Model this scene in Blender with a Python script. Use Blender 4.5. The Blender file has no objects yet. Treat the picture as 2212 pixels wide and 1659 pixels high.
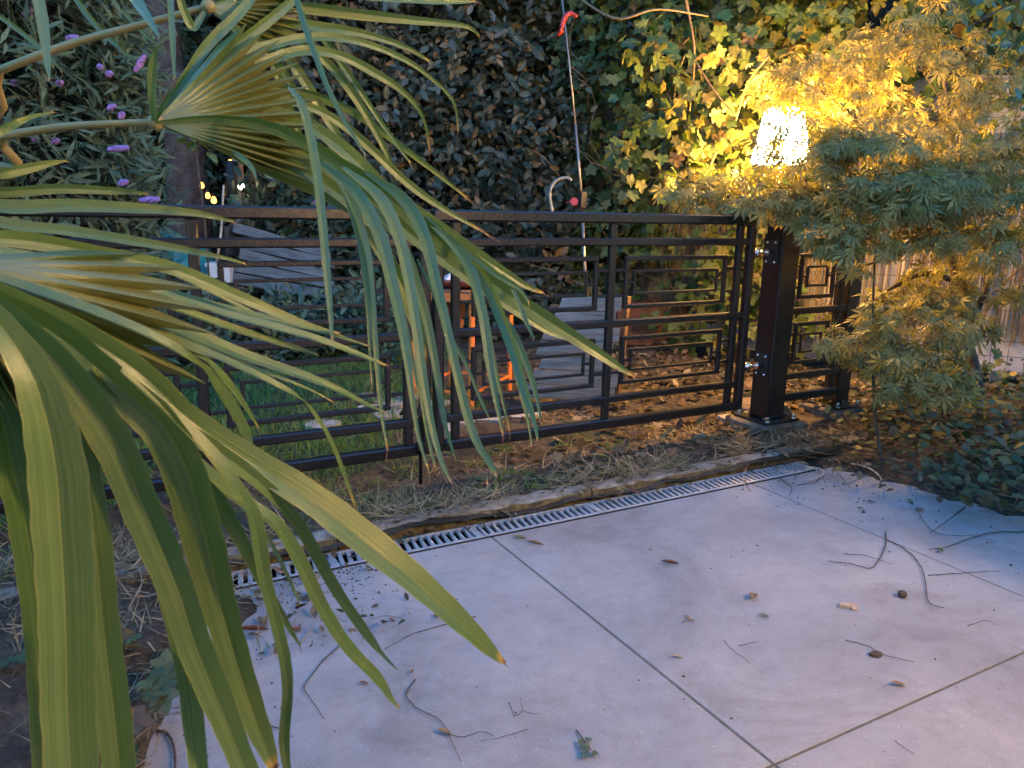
import bpy, math, random
import numpy as np
from mathutils import Vector, Matrix
random.seed(7)
rng = np.random.default_rng(11)
C = bpy.context.scene
COL = C.collection
PI = math.pi

# ------------------------------------------------------------------ camera, world, sun, exposure
H = 1.08                                   # camera height above the patio (metres)
F_PX, CX, CY = 1670.0, 1106.0, 829.5       # focal length and centre for a 2212 x 1659 picture
RW = np.array([[0.87649618, -0.08909439, 0.47309264],
               [-0.48105559, -0.19973325, 0.85363467],
               [0.01843827, -0.97579138, -0.21792478]])     # columns: camera right, down, forward
cam_d = bpy.data.cameras.new('camera')
cam = bpy.data.objects.new('camera', cam_d)
COL.objects.link(cam)
cam_d.sensor_width = 36.0
cam_d.lens = 36.0 * F_PX / 2212.0
cam_d.clip_start = 0.02
cam_d.clip_end = 400
r_, d_, f_ = RW[:, 0], RW[:, 1], RW[:, 2]
cam.matrix_world = Matrix(((r_[0], -d_[0], -f_[0], 0), (r_[1], -d_[1], -f_[1], 0),
                           (r_[2], -d_[2], -f_[2], H), (0, 0, 0, 1)))
cam_d.dof.use_dof = True
cam_d.dof.focus_distance = 3.4
cam_d.dof.aperture_fstop = 16.0
C.camera = cam

SUN_EL, SUN_AZ = math.radians(3.0), math.radians(200)
world = bpy.data.worlds.new('World')
C.world = world
world.use_nodes = True
wn = world.node_tree
sky = wn.nodes.new('ShaderNodeTexSky')
sky.sky_type = 'NISHITA'
sky.sun_disc = False
sky.sun_elevation = SUN_EL
sky.sun_rotation = SUN_AZ
sky.air_density = 1.6
sky.dust_density = 0.3
sky.ozone_density = 5.0
bg = wn.nodes['Background']
bg.inputs['Strength'].default_value = 0.15
wn.links.new(sky.outputs['Color'], bg.inputs['Color'])
sun_d = bpy.data.lights.new('sun', 'SUN')
sun_d.energy = 0.03
sun_d.angle = math.radians(25)
sun_d.color = (1.0, 0.86, 0.78)
sun = bpy.data.objects.new('sun', sun_d)
COL.objects.link(sun)
_sd = Vector((math.sin(SUN_AZ) * math.cos(SUN_EL), math.cos(SUN_AZ) * math.cos(SUN_EL), math.sin(SUN_EL)))
sun.rotation_euler = _sd.to_track_quat('Z', 'Y').to_euler()
C.view_settings.view_transform = 'Standard'
C.view_settings.look = 'None'
C.view_settings.gamma = 1.0
C.view_settings.exposure = 4.48
LANTERN_POWER = 78.0
SHADE_POWER = 18.0

# ------------------------------------------------------------------ places
def ray(u, v):
    c = np.array([(u - CX) / F_PX, (v - CY) / F_PX, 1.0])
    return RW @ c                                     # forward depth 1
def GP(u, v, z=0.0):                                  # a point on a level at height z
    r = ray(u, v); t = (z - H) / r[2]
    return Vector((r[0] * t, r[1] * t, z))
def PD(u, v, d):                                      # a point at forward depth d
    r = ray(u, v) * d
    return Vector((r[0], r[1], r[2] + H))

# ------------------------------------------------------------------ node materials
def newmat(name):
    m = bpy.data.materials.new(name); m.use_nodes = True
    nt = m.node_tree; nt.nodes.clear()
    out = nt.nodes.new('ShaderNodeOutputMaterial')
    return m, nt, out
def N(nt, t, **kw):
    n = nt.nodes.new(t)
    for k, v in kw.items():
        if k in n.inputs: n.inputs[k].default_value = v
        else: setattr(n, k, v)
    return n
def ramp(nt, fac, cols, interp='LINEAR'):
    n = nt.nodes.new('ShaderNodeValToRGB'); n.color_ramp.interpolation = interp
    el = n.color_ramp.elements
    while len(el) < len(cols): el.new(0.5)
    for e, (p, c) in zip(el, cols):
        e.position = p; e.color = (*c, 1)
    nt.links.new(fac, n.inputs[0])
    return n.outputs[0]
def noise(nt, scale, detail=5, rough=0.6, coord='Object', vec=None, dist=0.0):
    if vec is None:
        tc = nt.nodes.new('ShaderNodeTexCoord'); vec = tc.outputs[coord]
    n = N(nt, 'ShaderNodeTexNoise', Scale=scale, Detail=detail, Roughness=rough, Distortion=dist)
    nt.links.new(vec, n.inputs['Vector'])
    return n.outputs['Fac']
def world_pos(nt):
    return nt.nodes.new('ShaderNodeNewGeometry').outputs['Position']
def mixc(nt, fac, a, b, mode='MIX'):
    n = nt.nodes.new('ShaderNodeMix'); n.data_type = 'RGBA'; n.blend_type = mode
    for s, v in ((0, fac), (6, a), (7, b)):
        if hasattr(v, 'links') or hasattr(v, 'is_linked'): nt.links.new(v, n.inputs[s])
        elif s == 0: n.inputs[0].default_value = v
        else: n.inputs[s].default_value = (*v, 1)
    return n.outputs[2]
def bump(nt, h, strength=0.3, dist=0.01):
    n = N(nt, 'ShaderNodeBump', Strength=strength, Distance=dist)
    nt.links.new(h, n.inputs['Height'])
    return n.outputs['Normal']
def surf(name, cols, scale=8, detail=6, rough=0.7, spec=0.4, metal=0.0, bstr=0.3, bdist=0.004, bscale=None, coord='pos', rr=None):
    m, nt, out = newmat(name)
    vec = world_pos(nt) if coord == 'pos' else None
    f = noise(nt, scale, detail, vec=vec)
    st = [(i / max(1, len(cols) - 1) * 0.5 + 0.25, c) for i, c in enumerate(cols)]
    if len(st) == 1: st.append((1.0, cols[0]))
    c = ramp(nt, f, st)
    p = N(nt, 'ShaderNodeBsdfPrincipled', Roughness=rough, Metallic=metal)
    p.inputs['Specular IOR Level'].default_value = spec
    nt.links.new(c, p.inputs['Base Color'])
    f2 = noise(nt, bscale or scale * 6, 4, vec=world_pos(nt) if coord == 'pos' else None)
    nt.links.new(bump(nt, f2, bstr, bdist), p.inputs['Normal'])
    if rr:
        nt.links.new(ramp(nt, f2, [(0.3, (rr[0],) * 3), (0.7, (rr[1],) * 3)]), p.inputs['Roughness'])
    nt.links.new(p.outputs[0], out.inputs[0])
    return m
def leafmat(name, cols, rough=0.5, spec=0.35, trans=0.35, tint=1.35):
    m, nt, out = newmat(name)
    g = nt.nodes.new('ShaderNodeNewGeometry'); oi = nt.nodes.new('ShaderNodeObjectInfo')
    ad = N(nt, 'ShaderNodeMath', operation='ADD'); fr = N(nt, 'ShaderNodeMath', operation='FRACT')
    nt.links.new(g.outputs['Random Per Island'], ad.inputs[0]); nt.links.new(oi.outputs['Random'], ad.inputs[1])
    nt.links.new(ad.outputs[0], fr.inputs[0])
    n = len(cols)
    c = ramp(nt, fr.outputs[0], [(i / (n - 1), k) for i, k in enumerate(cols)])
    nz = noise(nt, 45, 3, vec=g.outputs['Position'])
    c = mixc(nt, 0.5, c, ramp(nt, nz, [(0.3, (0.35, 0.35, 0.35)), (0.7, (0.75, 0.75, 0.75))]), 'OVERLAY')
    p = N(nt, 'ShaderNodeBsdfPrincipled', Roughness=rough)
    p.inputs['Specular IOR Level'].default_value = spec
    nt.links.new(c, p.inputs['Base Color'])
    tr = nt.nodes.new('ShaderNodeBsdfTranslucent')
    tc = mixc(nt, 1.0, c, (tint, tint * 1.05, tint * 0.5), 'MULTIPLY')
    nt.links.new(tc, tr.inputs['Color'])
    mx = nt.nodes.new('ShaderNodeMixShader'); mx.inputs[0].default_value = trans
    nt.links.new(p.outputs[0], mx.inputs[1]); nt.links.new(tr.outputs[0], mx.inputs[2])
    nt.links.new(mx.outputs[0], out.inputs[0])
    return m
def emit(name, col, s):
    m, nt, out = newmat(name)
    e = N(nt, 'ShaderNodeEmission', Strength=s); e.inputs[0].default_value = (*col, 1)
    nt.links.new(e.outputs[0], out.inputs[0])
    return m

# palm blade: fine parallel veins, yellowish midrib, brown tip
def palmmat():
    m, nt, out = newmat('palm_blade')
    uv = nt.nodes.new('ShaderNodeTexCoord').outputs['UV']
    sep = nt.nodes.new('ShaderNodeSeparateXYZ'); nt.links.new(uv, sep.inputs[0])
    mp = nt.nodes.new('ShaderNodeMapping'); mp.inputs['Scale'].default_value = (26, 0.5, 1)
    nt.links.new(uv, mp.inputs['Vector'])
    veins = N(nt, 'ShaderNodeTexNoise', Scale=1.0, Detail=3.0, Roughness=0.6)
    nt.links.new(mp.outputs[0], veins.inputs['Vector'])
    oi = nt.nodes.new('ShaderNodeObjectInfo')
    base = ramp(nt, oi.outputs['Random'], [(0, (0.070, 0.135, 0.036)), (0.5, (0.100, 0.165, 0.045)), (1, (0.135, 0.190, 0.055))])
    base = mixc(nt, 0.75, base, ramp(nt, veins.outputs['Fac'], [(0.3, (0.33, 0.35, 0.3)), (0.7, (0.68, 0.66, 0.6))]), 'OVERLAY')
    big = noise(nt, 9, 3, vec=world_pos(nt))
    base = mixc(nt, ramp(nt, big, [(0.52, (0, 0, 0)), (0.75, (0.40, 0.40, 0.40))]), base, (0.20, 0.19, 0.055))
    # edges and midrib a little yellower
    ab = N(nt, 'ShaderNodeMath', operation='SUBTRACT'); nt.links.new(sep.outputs[0], ab.inputs[0]); ab.inputs[1].default_value = 0.5
    aa = N(nt, 'ShaderNodeMath', operation='ABSOLUTE'); nt.links.new(ab.outputs[0], aa.inputs[0])
    edge = ramp(nt, aa.outputs[0], [(0.0, (0.45,) * 3), (0.03, (0, 0, 0)), (0.46, (0, 0, 0)), (0.5, (0.6,) * 3)])
    base = mixc(nt, edge, base, (0.30, 0.27, 0.09))
    nz = noise(nt, 60, 3, vec=world_pos(nt))
    tv = N(nt, 'ShaderNodeMath', operation='MULTIPLY_ADD'); nt.links.new(nz, tv.inputs[0]); tv.inputs[1].default_value = 0.05
    nt.links.new(sep.outputs[1], tv.inputs[2])
    t1 = ramp(nt, tv.outputs[0], [(0.955, (0, 0, 0)), (0.985, (1, 1, 1))])
    base = mixc(nt, t1, base, (0.42, 0.26, 0.05))
    t2 = ramp(nt, tv.outputs[0], [(0.985, (0, 0, 0)), (1.0, (1, 1, 1))])
    base = mixc(nt, t2, base, (0.12, 0.045, 0.02))
    p = N(nt, 'ShaderNodeBsdfPrincipled', Roughness=0.30)
    p.inputs['Specular IOR Level'].default_value = 0.7
    nt.links.new(base, p.inputs['Base Color'])
    nt.links.new(bump(nt, veins.outputs['Fac'], 0.35, 0.002), p.inputs['Normal'])
    tr = nt.nodes.new('ShaderNodeBsdfTranslucent')
    nt.links.new(mixc(nt, 1.0, base, (1.3, 1.3, 0.55), 'MULTIPLY'), tr.inputs['Color'])
    mx = nt.nodes.new('ShaderNodeMixShader'); mx.inputs[0].default_value = 0.28
    nt.links.new(p.outputs[0], mx.inputs[1]); nt.links.new(tr.outputs[0], mx.inputs[2])
    nt.links.new(mx.outputs[0], out.inputs[0])
    return m
def tilemat():
    m, nt, out = newmat('porcelain_tile')
    pos = world_pos(nt)
    oi = nt.nodes.new('ShaderNodeObjectInfo')
    big = noise(nt, 1.6, 6, 0.65, vec=pos, dist=0.6)
    c = ramp(nt, big, [(0.3, (0.215, 0.198, 0.20)), (0.5, (0.295, 0.272, 0.272)), (0.7, (0.355, 0.325, 0.315))])
    mp = nt.nodes.new('ShaderNodeMapping'); mp.inputs['Scale'].default_value = (1, 1.35, 1); mp.inputs['Rotation'].default_value = (0, 0, 0.5)
    nt.links.new(pos, mp.inputs['Vector'])
    med = noise(nt, 13, 8, 0.72, vec=mp.outputs[0], dist=0.15)
    c = mixc(nt, 0.36, c, ramp(nt, med, [(0.32, (0.3,) * 3), (0.5, (0.5,) * 3), (0.7, (0.64,) * 3)]), 'OVERLAY')
    sp = N(nt, 'ShaderNodeTexVoronoi', Scale=75.0, Randomness=1.0); nt.links.new(pos, sp.inputs['Vector'])
    wn_ = noise(nt, 14, 3, vec=pos)
    mm = N(nt, 'ShaderNodeMath', operation='MULTIPLY_ADD'); nt.links.new(wn_, mm.inputs[0]); mm.inputs[1].default_value = 0.42
    nt.links.new(sp.outputs['Distance'], mm.inputs[2])
    c = mixc(nt, ramp(nt, mm.outputs[0], [(0.185, (0.8,) * 3), (0.24, (0, 0, 0))]), c, (0.10, 0.09, 0.08))
    sp2 = N(nt, 'ShaderNodeTexVoronoi', Scale=38.0, Randomness=1.0)
    mp2 = nt.nodes.new('ShaderNodeMapping'); mp2.inputs['Location'].default_value = (3.3, 1.7, 0.2); nt.links.new(pos, mp2.inputs['Vector'])
    nt.links.new(mp2.outputs[0], sp2.inputs['Vector'])
    c = mixc(nt, ramp(nt, sp2.outputs['Distance'], [(0.04, (0.6,) * 3), (0.10, (0, 0, 0))]), c, (0.55, 0.54, 0.53))
    # smudges of dirt and soil spilled over the edges near the drain
    dirt = noise(nt, 2.3, 8, 0.72, vec=pos, dist=.7)
    c = mixc(nt, ramp(nt, dirt, [(0.53, (0, 0, 0)), (0.74, (0.62,) * 3)]), c, (0.14, 0.12, 0.10))
    fine = noise(nt, 260, 3, vec=pos)
    c = mixc(nt, 0.35, c, ramp(nt, fine, [(0.3, (0.35,) * 3), (0.7, (0.65,) * 3)]), 'OVERLAY')
    p = N(nt, 'ShaderNodeBsdfPrincipled', Roughness=0.55)
    p.inputs['Specular IOR Level'].default_value = 0.22
    nt.links.new(c, p.inputs['Base Color'])
    nt.links.new(ramp(nt, med, [(0.3, (0.62,) * 3), (0.7, (0.82,) * 3)]), p.inputs['Roughness'])
    ba = N(nt, 'ShaderNodeMath', operation='ADD'); nt.links.new(med, ba.inputs[0]); nt.links.new(fine, ba.inputs[1])
    nt.links.new(bump(nt, ba.outputs[0], 0.22, 0.002), p.inputs['Normal'])
    nt.links.new(p.outputs[0], out.inputs[0])
    return m
def kerbmat():
    m, nt, out = newmat('mossy_kerb')
    pos = world_pos(nt)
    a = noise(nt, 11, 9, .7, vec=pos)
    c = ramp(nt, a, [(0.3, (0.15, 0.13, 0.105)), (0.5, (0.30, 0.27, 0.235)), (0.7, (0.42, 0.385, 0.34))])
    g = nt.nodes.new('ShaderNodeNewGeometry'); sp = nt.nodes.new('ShaderNodeSeparateXYZ'); nt.links.new(g.outputs['Normal'], sp.inputs[0])
    b = noise(nt, 7, 6, .7, vec=pos)
    mm = N(nt, 'ShaderNodeMath', operation='SUBTRACT'); nt.links.new(b, mm.inputs[0]); 
    m2 = N(nt, 'ShaderNodeMath', operation='MULTIPLY'); nt.links.new(sp.outputs[2], m2.inputs[0]); m2.inputs[1].default_value = .30; nt.links.new(m2.outputs[0], mm.inputs[1])
    c = mixc(nt, ramp(nt, mm.outputs[0], [(0.24, (0, 0, 0)), (0.36, (.9,) * 3)]), c, ramp(nt, noise(nt, 40, 5, vec=pos), [(0.35, (0.05, 0.038, 0.018)), (0.65, (0.20, 0.145, 0.055))]))
    p = N(nt, 'ShaderNodeBsdfPrincipled', Roughness=0.95); p.inputs['Specular IOR Level'].default_value = .2
    nt.links.new(c, p.inputs['Base Color']); nt.links.new(bump(nt, noise(nt, 46, 7, .75, vec=pos), 1.0, .012), p.inputs['Normal'])
    nt.links.new(p.outputs[0], out.inputs[0])
    return m
def soilmat():
    m, nt, out = newmat('soil')
    pos = world_pos(nt)
    a = noise(nt, 5, 9, 0.75, vec=pos, dist=0.5)
    c = ramp(nt, a, [(0.28, (0.026, 0.021, 0.017)), (0.48, (0.066, 0.052, 0.040)), (0.62, (0.115, 0.092, 0.068)), (0.75, (0.21, 0.175, 0.13))])
    b = noise(nt, 60, 6, 0.7, vec=pos)
    c = mixc(nt, 0.8, c, ramp(nt, b, [(0.3, (0.22,) * 3), (0.7, (0.78,) * 3)]), 'OVERLAY')
    p = N(nt, 'ShaderNodeBsdfPrincipled', Roughness=0.95); p.inputs['Specular IOR Level'].default_value = 0.15
    nt.links.new(c, p.inputs['Base Color'])
    nt.links.new(bump(nt, b, 0.9, 0.02), p.inputs['Normal'])
    nt.links.new(p.outputs[0], out.inputs[0])
    return m
def woodmat(name, cols, axis=(1, 14, 14), rough=0.85):
    m, nt, out = newmat(name)
    tc = nt.nodes.new('ShaderNodeTexCoord'); oi = nt.nodes.new('ShaderNodeObjectInfo')
    mp = nt.nodes.new('ShaderNodeMapping'); mp.inputs['Scale'].default_value = axis
    ad = N(nt, 'ShaderNodeVectorMath', operation='ADD'); nt.links.new(tc.outputs['Object'], ad.inputs[0]); nt.links.new(oi.outputs['Random'], ad.inputs[1])
    nt.links.new(ad.outputs[0], mp.inputs['Vector'])
    a = noise(nt, 3.5, 6, 0.7, vec=mp.outputs[0], dist=0.3)
    c = ramp(nt, a, [(0.3 + 0.4 * i / (len(cols) - 1), k) for i, k in enumerate(cols)])
    b = noise(nt, 7, 5, vec=tc.outputs['Object'])
    c = mixc(nt, 0.5, c, ramp(nt, b, [(0.3, (0.3,) * 3), (0.7, (0.65,) * 3)]), 'OVERLAY')
    p = N(nt, 'ShaderNodeBsdfPrincipled', Roughness=rough); p.inputs['Specular IOR Level'].default_value = 0.25
    nt.links.new(c, p.inputs['Base Color']); nt.links.new(bump(nt, a, 0.6, 0.004), p.inputs['Normal'])
    nt.links.new(p.outputs[0], out.inputs[0])
    return m

M = dict(
    gate=surf('black_paint', [(0.007, 0.007, 0.008), (0.012, 0.011, 0.012)], 14, rough=0.36, spec=0.55, bstr=0.12, bdist=0.001, bscale=160, rr=(0.24, 0.40)),
    steel=surf('galvanised_steel', [(0.24, 0.255, 0.28), (0.44, 0.46, 0.50)], 26, rough=0.42, metal=0.3, spec=0.6, bstr=0.15, bdist=0.001, rr=(0.34, 0.6)),
    chrome=surf('zinc_nut', [(0.72, 0.72, 0.74), (0.8, 0.8, 0.82)], 30, rough=0.16, metal=1.0, bstr=0.05, bdist=0.001),
    joint=surf('joint_sand', [(0.075, 0.065, 0.045), (0.17, 0.15, 0.105)], 40, rough=0.95, bstr=0.6),
    concrete=surf('old_concrete', [(0.06, 0.048, 0.038), (0.12, 0.10, 0.08), (0.22, 0.20, 0.175)], 9, 9, rough=0.92, bstr=0.9, bdist=0.012, bscale=34),
    cement=surf('footing_cement', [(0.26, 0.25, 0.25), (0.42, 0.41, 0.40)], 14, rough=0.9, bstr=0.5),
    kerb=kerbmat(),
    dark=surf('channel_dark', [(0.012, 0.010, 0.009), (0.035, 0.028, 0.02)], 30, rough=0.9),
    twig=surf('twig_bark', [(0.045, 0.028, 0.018), (0.12, 0.08, 0.05)], 60, rough=0.85, bstr=0.6),
    bark=surf('branch_bark', [(0.035, 0.026, 0.02), (0.10, 0.075, 0.055)], 22, rough=0.9, bstr=0.9, bdist=0.008),
    vinewood=surf('vine_wood', [(0.10, 0.065, 0.035), (0.26, 0.17, 0.09)], 28, rough=0.85, bstr=0.7),
    root=surf('pale_root', [(0.42, 0.33, 0.24), (0.68, 0.58, 0.46)], 50, rough=0.8),
    brickred=surf('brick_red', [(0.09, 0.035, 0.020), (0.19, 0.075, 0.04)], 12, rough=0.9, bstr=0.5),
    orange=surf('orange_paint', [(0.72, 0.165, 0.028), (0.85, 0.23, 0.05)], 10, rough=0.45, spec=0.5),
    redglaze=surf('dark_red_glaze', [(0.15, 0.028, 0.018), (0.28, 0.06, 0.035)], 16, rough=0.25, spec=0.6),
    white=surf('white_plastic', [(0.45, 0.45, 0.47), (0.60, 0.60, 0.62)], 3, rough=0.6, bstr=0.1),
    render=surf('cream_render', [(0.42, 0.40, 0.37), (0.52, 0.50, 0.46)], 6, rough=0.9, bstr=0.5),
    wall=surf('neighbour_white_wall', [(0.27, 0.27, 0.31), (0.38, 0.38, 0.43)], 2.2, rough=0.85, bstr=0.2),
    wire=surf('dark_wire', [(0.02, 0.02, 0.02), (0.05, 0.04, 0.035)], 30, rough=0.6, metal=0.3),
    red=surf('red_plastic', [(0.22, 0.015, 0.015), (0.36, 0.03, 0.025)], 20, rough=0.4),
    black=surf('black_plastic', [(0.015, 0.015, 0.016), (0.03, 0.03, 0.03)], 20, rough=0.5),
    alu=surf('aluminium_pole', [(0.16, 0.14, 0.13), (0.30, 0.27, 0.25)], 12, rough=0.35, metal=0.6),
    rubber=surf('pale_hose', [(0.17, 0.16, 0.14), (0.30, 0.28, 0.25)], 20, rough=0.55),
    lid=surf('brown_lid', [(0.12, 0.085, 0.062), (0.20, 0.15, 0.11)], 16, rough=0.85, bstr=0.4),
    stone=surf('pale_flagstone', [(0.12, 0.105, 0.09), (0.30, 0.28, 0.27), (0.40, 0.38, 0.37)], 9, 8, rough=0.85, bstr=0.6, bdist=0.01),
    teal=surf('teal_tarp', [(0.012, 0.10, 0.10), (0.04, 0.24, 0.22)], 7, rough=0.4, spec=0.5),
    blue=surf('blue_foil', [(0.20, 0.55, 0.70), (0.45, 0.75, 0.78)], 18, rough=0.35, spec=0.6),
    shell=surf('nut_shell', [(0.045, 0.028, 0.02), (0.13, 0.08, 0.05)], 70, rough=0.8, bstr=0.8),
    woodchip=surf('wood_chip', [(0.22, 0.14, 0.09), (0.62, 0.47, 0.33)], 30, rough=0.8, bstr=0.5),
    purple=surf('purple_blossom', [(0.22, 0.11, 0.36), (0.46, 0.28, 0.60)], 50, rough=0.7),
    petiole=surf('petiole', [(0.20, 0.17, 0.06), (0.33, 0.25, 0.09)], 12, rough=0.5),
    fibre=surf('palm_fibre', [(0.05, 0.03, 0.018), (0.14, 0.09, 0.05)], 30, rough=0.95, bstr=1.0, bdist=0.02),
    board=woodmat('weathered_board', [(0.13, 0.115, 0.10), (0.25, 0.225, 0.20), (0.36, 0.33, 0.295)]),
    oldboard=woodmat('old_pallet_board', [(0.05, 0.048, 0.045), (0.12, 0.115, 0.11), (0.19, 0.18, 0.17)]),
    brownboard=woodmat('brown_board', [(0.10, 0.055, 0.03), (0.19, 0.11, 0.06), (0.27, 0.17, 0.10)]),
    reed=woodmat('reed', [(0.07, 0.047, 0.025), (0.17, 0.12, 0.065), (0.26, 0.20, 0.12)], (40, 40, 2)),
    tile=tilemat(), soil=soilmat(), palm=palmmat(),
    hedge=leafmat('hedge_leaf', [(0.014, 0.027, 0.017), (0.036, 0.050, 0.032), (0.024, 0.034, 0.022), (0.080, 0.088, 0.066), (0.042, 0.046, 0.030), (0.20, 0.11, 0.04)], 0.42, 0.36, 0.12),
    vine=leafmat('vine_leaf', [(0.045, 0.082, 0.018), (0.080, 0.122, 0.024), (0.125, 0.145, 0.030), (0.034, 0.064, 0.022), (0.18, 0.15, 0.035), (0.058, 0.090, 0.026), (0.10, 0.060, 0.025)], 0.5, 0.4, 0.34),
    vineshade=leafmat('vine_leaf_shaded', [(0.026, 0.052, 0.022), (0.055, 0.088, 0.030), (0.036, 0.064, 0.028), (0.08, 0.10, 0.03)], 0.5, 0.4, 0.25),  # darker copy of the vine leaf, lamp falloff put into the colour
    maple=leafmat('maple_leaf', [(0.13, 0.120, 0.040), (0.21, 0.175, 0.055), (0.29, 0.225, 0.068), (0.17, 0.155, 0.055), (0.34, 0.24, 0.070)], 0.5, 0.25, 0.32),
    buddleja=leafmat('buddleja_leaf', [(0.055, 0.090, 0.062), (0.105, 0.150, 0.100), (0.075, 0.115, 0.080), (0.14, 0.17, 0.08), (0.04, 0.07, 0.045)], 0.6, 0.3, 0.25),
    laurel=leafmat('laurel_leaf', [(0.018, 0.045, 0.022), (0.035, 0.075, 0.032), (0.05, 0.095, 0.04), (0.10, 0.13, 0.05)], 0.3, 0.55, 0.12),
    shrub=leafmat('shrub_leaf', [(0.025, 0.052, 0.034), (0.060, 0.098, 0.062), (0.038, 0.068, 0.046), (0.13, 0.17, 0.08), (0.07, 0.095, 0.07)], 0.42, 0.45, 0.18),
    litter=leafmat('fallen_leaf', [(0.05, 0.032, 0.022), (0.09, 0.058, 0.036), (0.20, 0.14, 0.085), (0.065, 0.045, 0.032), (0.12, 0.07, 0.038), (0.085, 0.095, 0.045), (0.27, 0.215, 0.145)], 0.75, 0.2, 0.15),
    straw=leafmat('straw', [(0.11, 0.075, 0.045), (0.22, 0.16, 0.09), (0.33, 0.26, 0.16), (0.15, 0.10, 0.06)], 0.8, 0.2, 0.1),
    grass=leafmat('grass_blade', [(0.05, 0.13, 0.035), (0.09, 0.19, 0.045), (0.12, 0.22, 0.055), (0.19, 0.21, 0.08), (0.07, 0.15, 0.045)], 0.55, 0.3, 0.3),
    bedleaf=leafmat('bed_leaf', [(0.030, 0.050, 0.020), (0.055, 0.080, 0.030), (0.085, 0.10, 0.035), (0.13, 0.11, 0.035), (0.10, 0.06, 0.03), (0.05, 0.075, 0.035)], 0.5, 0.4, 0.2),
    core=surf('shade_backing', [(0.006, 0.010, 0.006), (0.016, 0.024, 0.014), (0.034, 0.040, 0.024)], 6, 9, rough=0.95, bstr=1.0, bdist=0.1, bscale=14),  # near-black colour standing for the shade behind the leaves
)

# ------------------------------------------------------------------ mesh helpers
def mesh_np(name, V, starts, totals, loops, mat, smooth=False, uv=None):
    me = bpy.data.meshes.new(name)
    me.vertices.add(len(V)); me.vertices.foreach_set('co', np.asarray(V, np.float32).ravel())
    me.loops.add(len(loops)); me.loops.foreach_set('vertex_index', np.asarray(loops, np.int32))
    me.polygons.add(len(starts)); me.polygons.foreach_set('loop_start', np.asarray(starts, np.int32))
    me.polygons.foreach_set('loop_total', np.asarray(totals, np.int32))
    if smooth: me.polygons.foreach_set('use_smooth', np.ones(len(starts), bool))
    if uv is not None:
        l = me.uv_layers.new(name='UVMap'); l.data.foreach_set('uv', np.asarray(uv, np.float32).ravel())
    if mat: me.materials.append(mat)
    me.update(calc_edges=True); me.validate()
    return me
def link(name, me, parent=None):
    o = bpy.data.objects.new(name, me); COL.objects.link(o)
    if parent is not None: o.parent = parent
    return o
def tag(o, label=None, cat=None, group=None, kind=None):
    if label: o['label'] = label
    if cat: o['category'] = cat
    if group: o['group'] = group
    if kind: o['kind'] = kind
    return o
def empty(name, loc=(0, 0, 0), label=None, cat=None, group=None, kind=None):
    o = bpy.data.objects.new(name, None); o.empty_display_size = 0.1
    COL.objects.link(o); o.location = loc
    return tag(o, label, cat, group, kind)
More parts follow.
